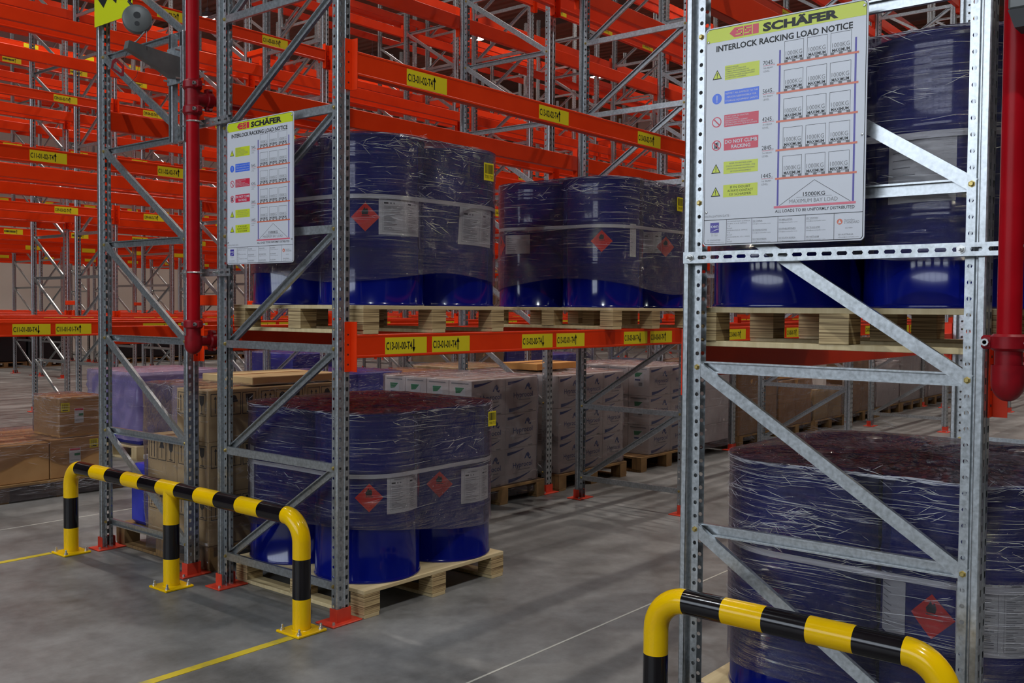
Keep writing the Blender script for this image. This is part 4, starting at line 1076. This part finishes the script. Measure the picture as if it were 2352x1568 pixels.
# violet wrapped container
pallet('pale pallet under the violet wrapped container', 2.02, 5.47, 0, 'far')
t = thing('bulk_container', 'violet blue container in lavender film seen through the left frame', 'container', (2.06, 5.50, .147))
b = MB(); b.box(0, 1.0, 0, 1.0, 0, .70, blue_p, bev=.05); obj('body', b, t)
b = MB(); b.box(-.0, 1.0, -.0, 1.0, .70, .735, lav, bev=.015); obj('lid', b, t)
b = MB(); P = lambda a, c: (-.006, .80-a, c); b.flat([[(-.09, .50), (.0, .40), (.09, .50), (0, .62)]], P, paper); obj('label', b, t)
b = MB(); b.tube([(-.05, .45, .06), (.02, .45, .06)], .04, blue_p, 14); obj('spout', b, t)
bwrap('lavender film round the violet container behind the left frame', 2.03, 3.09, 5.47, 6.53, .20, .90, film_lav, film('lavender film top', base=.35, streak=.5, su=8, sv=8, bstr=1., tint=(.55, .42, .55)), seed=11, wob=.03)
# loads further back
def load(label, x, y, w, d, z1, m, nb=(2, 2, 2), film_=None, base='dark', zt=None, lab=None, grp='mixed loads under stretch film'):
    if base: pallet('pallet under the %s' % label, x, y, 0, base)
    h = (z1-.148)/nb[2]; me = carton_mesh(w/nb[0]-.004, d/nb[1]-.004, h-.001, m, lab, None, name='load')
    for i in range(nb[0]):
        for j in range(nb[1]):
            for k in range(nb[2]):
                if i > 0 and j > 0 and k < nb[2]-1: continue
                q = 'carton, %s column, %s from front, %s tier, %s' % (ORD[i], ORD[j], ORD[k], label)
                tag(obj('carton', me, None, (x+.02+i*w/nb[0], y+.02+j*d/nb[1], .148+k*h)), q if len(q.split()) <= 16 else 'carton %s, %s tier, %s' % (ORD[i]+' '+ORD[j], ORD[k], label), 'box', grp)
    bwrap('stretch film over the %s' % label, x+.005, x+w+.03, y+.005, y+d+.03, .08, z1+.012, film_, seed=int(x*7+y), wob=.024, n=110, nz=12, cdz=.012, cr=320)
load('low white cartons with lavender cover behind frames', 2.28, 4.25, 1.0, 1.0, .80, card_w, (2, 2, 2), film_lav)
load('blue jugs load beyond the drums', 3.575, 4.25, 1.0, 1.0, .86, blue_p, (3, 2, 2), film_h)
load('tall blue cartons beyond the white cartons', 4.10, 5.62, 1.0, .95, 1.02, blue_p, (2, 2, 2), film_h)
load('flat tan cartons beyond the white cartons', 5.745, 4.25, 1.0, 1.0, .84, card_l, (2, 2, 2), None)
load('orange cartons behind the white cartons', 4.66, 4.25, 1.0, 1.0, .80, card_o, (2, 2, 2), None)
load('tan box far beyond in the aisle', 7.02, 5.62, 1.0, .95, 1.05, card_l, (1, 1, 1), None)
load('blue load far right beyond', 8.105, 5.62, 1.0, .95, 1.05, blue_p, (2, 2, 2), film_h)
load('blue load at far end beyond', 9.19, 5.62, .8, .95, .85, blue_p, (2, 2, 2), film_h)
load('white sacks load seen under the right notice', 6.0, 1.27, .78, .98, .92, card_w, (1, 2, 4), film_h, None)
load('brown carton load under right notice', 7.02, 1.27, 1.02, 1.0, .98, card, (2, 2, 2), None)
load('second brown carton load under right notice', 8.105, 1.27, 1.0, 1.0, .72, card, (2, 2, 2), film_h)
load('tan load deep behind right frame', 9.19, 1.27, .95, 1.0, .55, card_l, (2, 2, 1), film_h)
load('brown load in the fourth bay', 10.46, 1.27, 1.0, 1.0, .92, card, (2, 2, 2), None)
load('white cartons in the fourth bay', 11.555, 1.27, 1.0, 1.0, .82, card_w, (2, 2, 2), film_h)
load('last white load in the fourth bay', 12.64, 1.27, .95, 1.0, .95, card_w, (2, 2, 2), None)
load('pale load in the fifth bay', 13.92, 1.27, 1.0, 1.0, .95, card_w, (2, 2, 2), film_h)
load('white load in the fifth bay', 15.005, 1.27, 1.0, 1.0, 1.0, card_w, (2, 2, 2), None)
for i, x in enumerate((3.6, 4.67, 5.74, 7.03, 8.12, 10.47, 11.54, 12.61, 13.93)):
    t = thing('wrapped_load', 'dark film wrapped load in a far row, %s from the left' % ORD[i], 'load', (x, 21.5, 0), 0, 'dark wrapped loads in a far row')
    b = MB(); b.box(0, 1.05, 0, 1.0, .148, .95+.06*math.sin(i*2), blackfilm, bev=.03); obj('bundle', b, t)
    b = MB()
    for yy in (0, .45, .9): b.box(0, 1.05, yy, yy+.1, 0, .03, wood_d)
    for yy in (0, .45, .9):
        for xx in (0, .48, .95): b.box(xx, xx+.1, yy, yy+.1, .03, .12, wood_d)
    b.box(0, 1.05, 0, 1.0, .12, .146, wood_d); obj('pallet', b, t)
# loose cartons that make the piles under the right notice uneven
def loose(label, w, d, h, x, y, z, m, rz=0.0):
    tag(obj('carton', carton_mesh(w, d, h, m, brown_lab if m is card else None, None, name='loose'), None, (x, y, z), rz), label, 'box', 'loose cartons on the far loads')
loose('brown carton standing on the first pile under the right notice', .42, .38, .30, 7.10, 1.34, .998, card)
loose('tan carton beside it on the first pile under the right notice', .36, .40, .22, 7.60, 1.36, .998, card_l)
loose('brown carton on the second, lower pile under the right notice', .40, .42, .30, 8.20, 1.32, .738, card)
loose('orange brown carton on the right half of the second lower pile', .38, .36, .20, 8.68, 1.36, .738, card_o)
loose('white carton on the low tan load deep behind the right frame', .44, .40, .30, 9.30, 1.34, .568, card_w)
loose('white carton on the fourth bay load seen under the right notice', .42, .42, .16, 11.62, 1.34, .838, card_w)
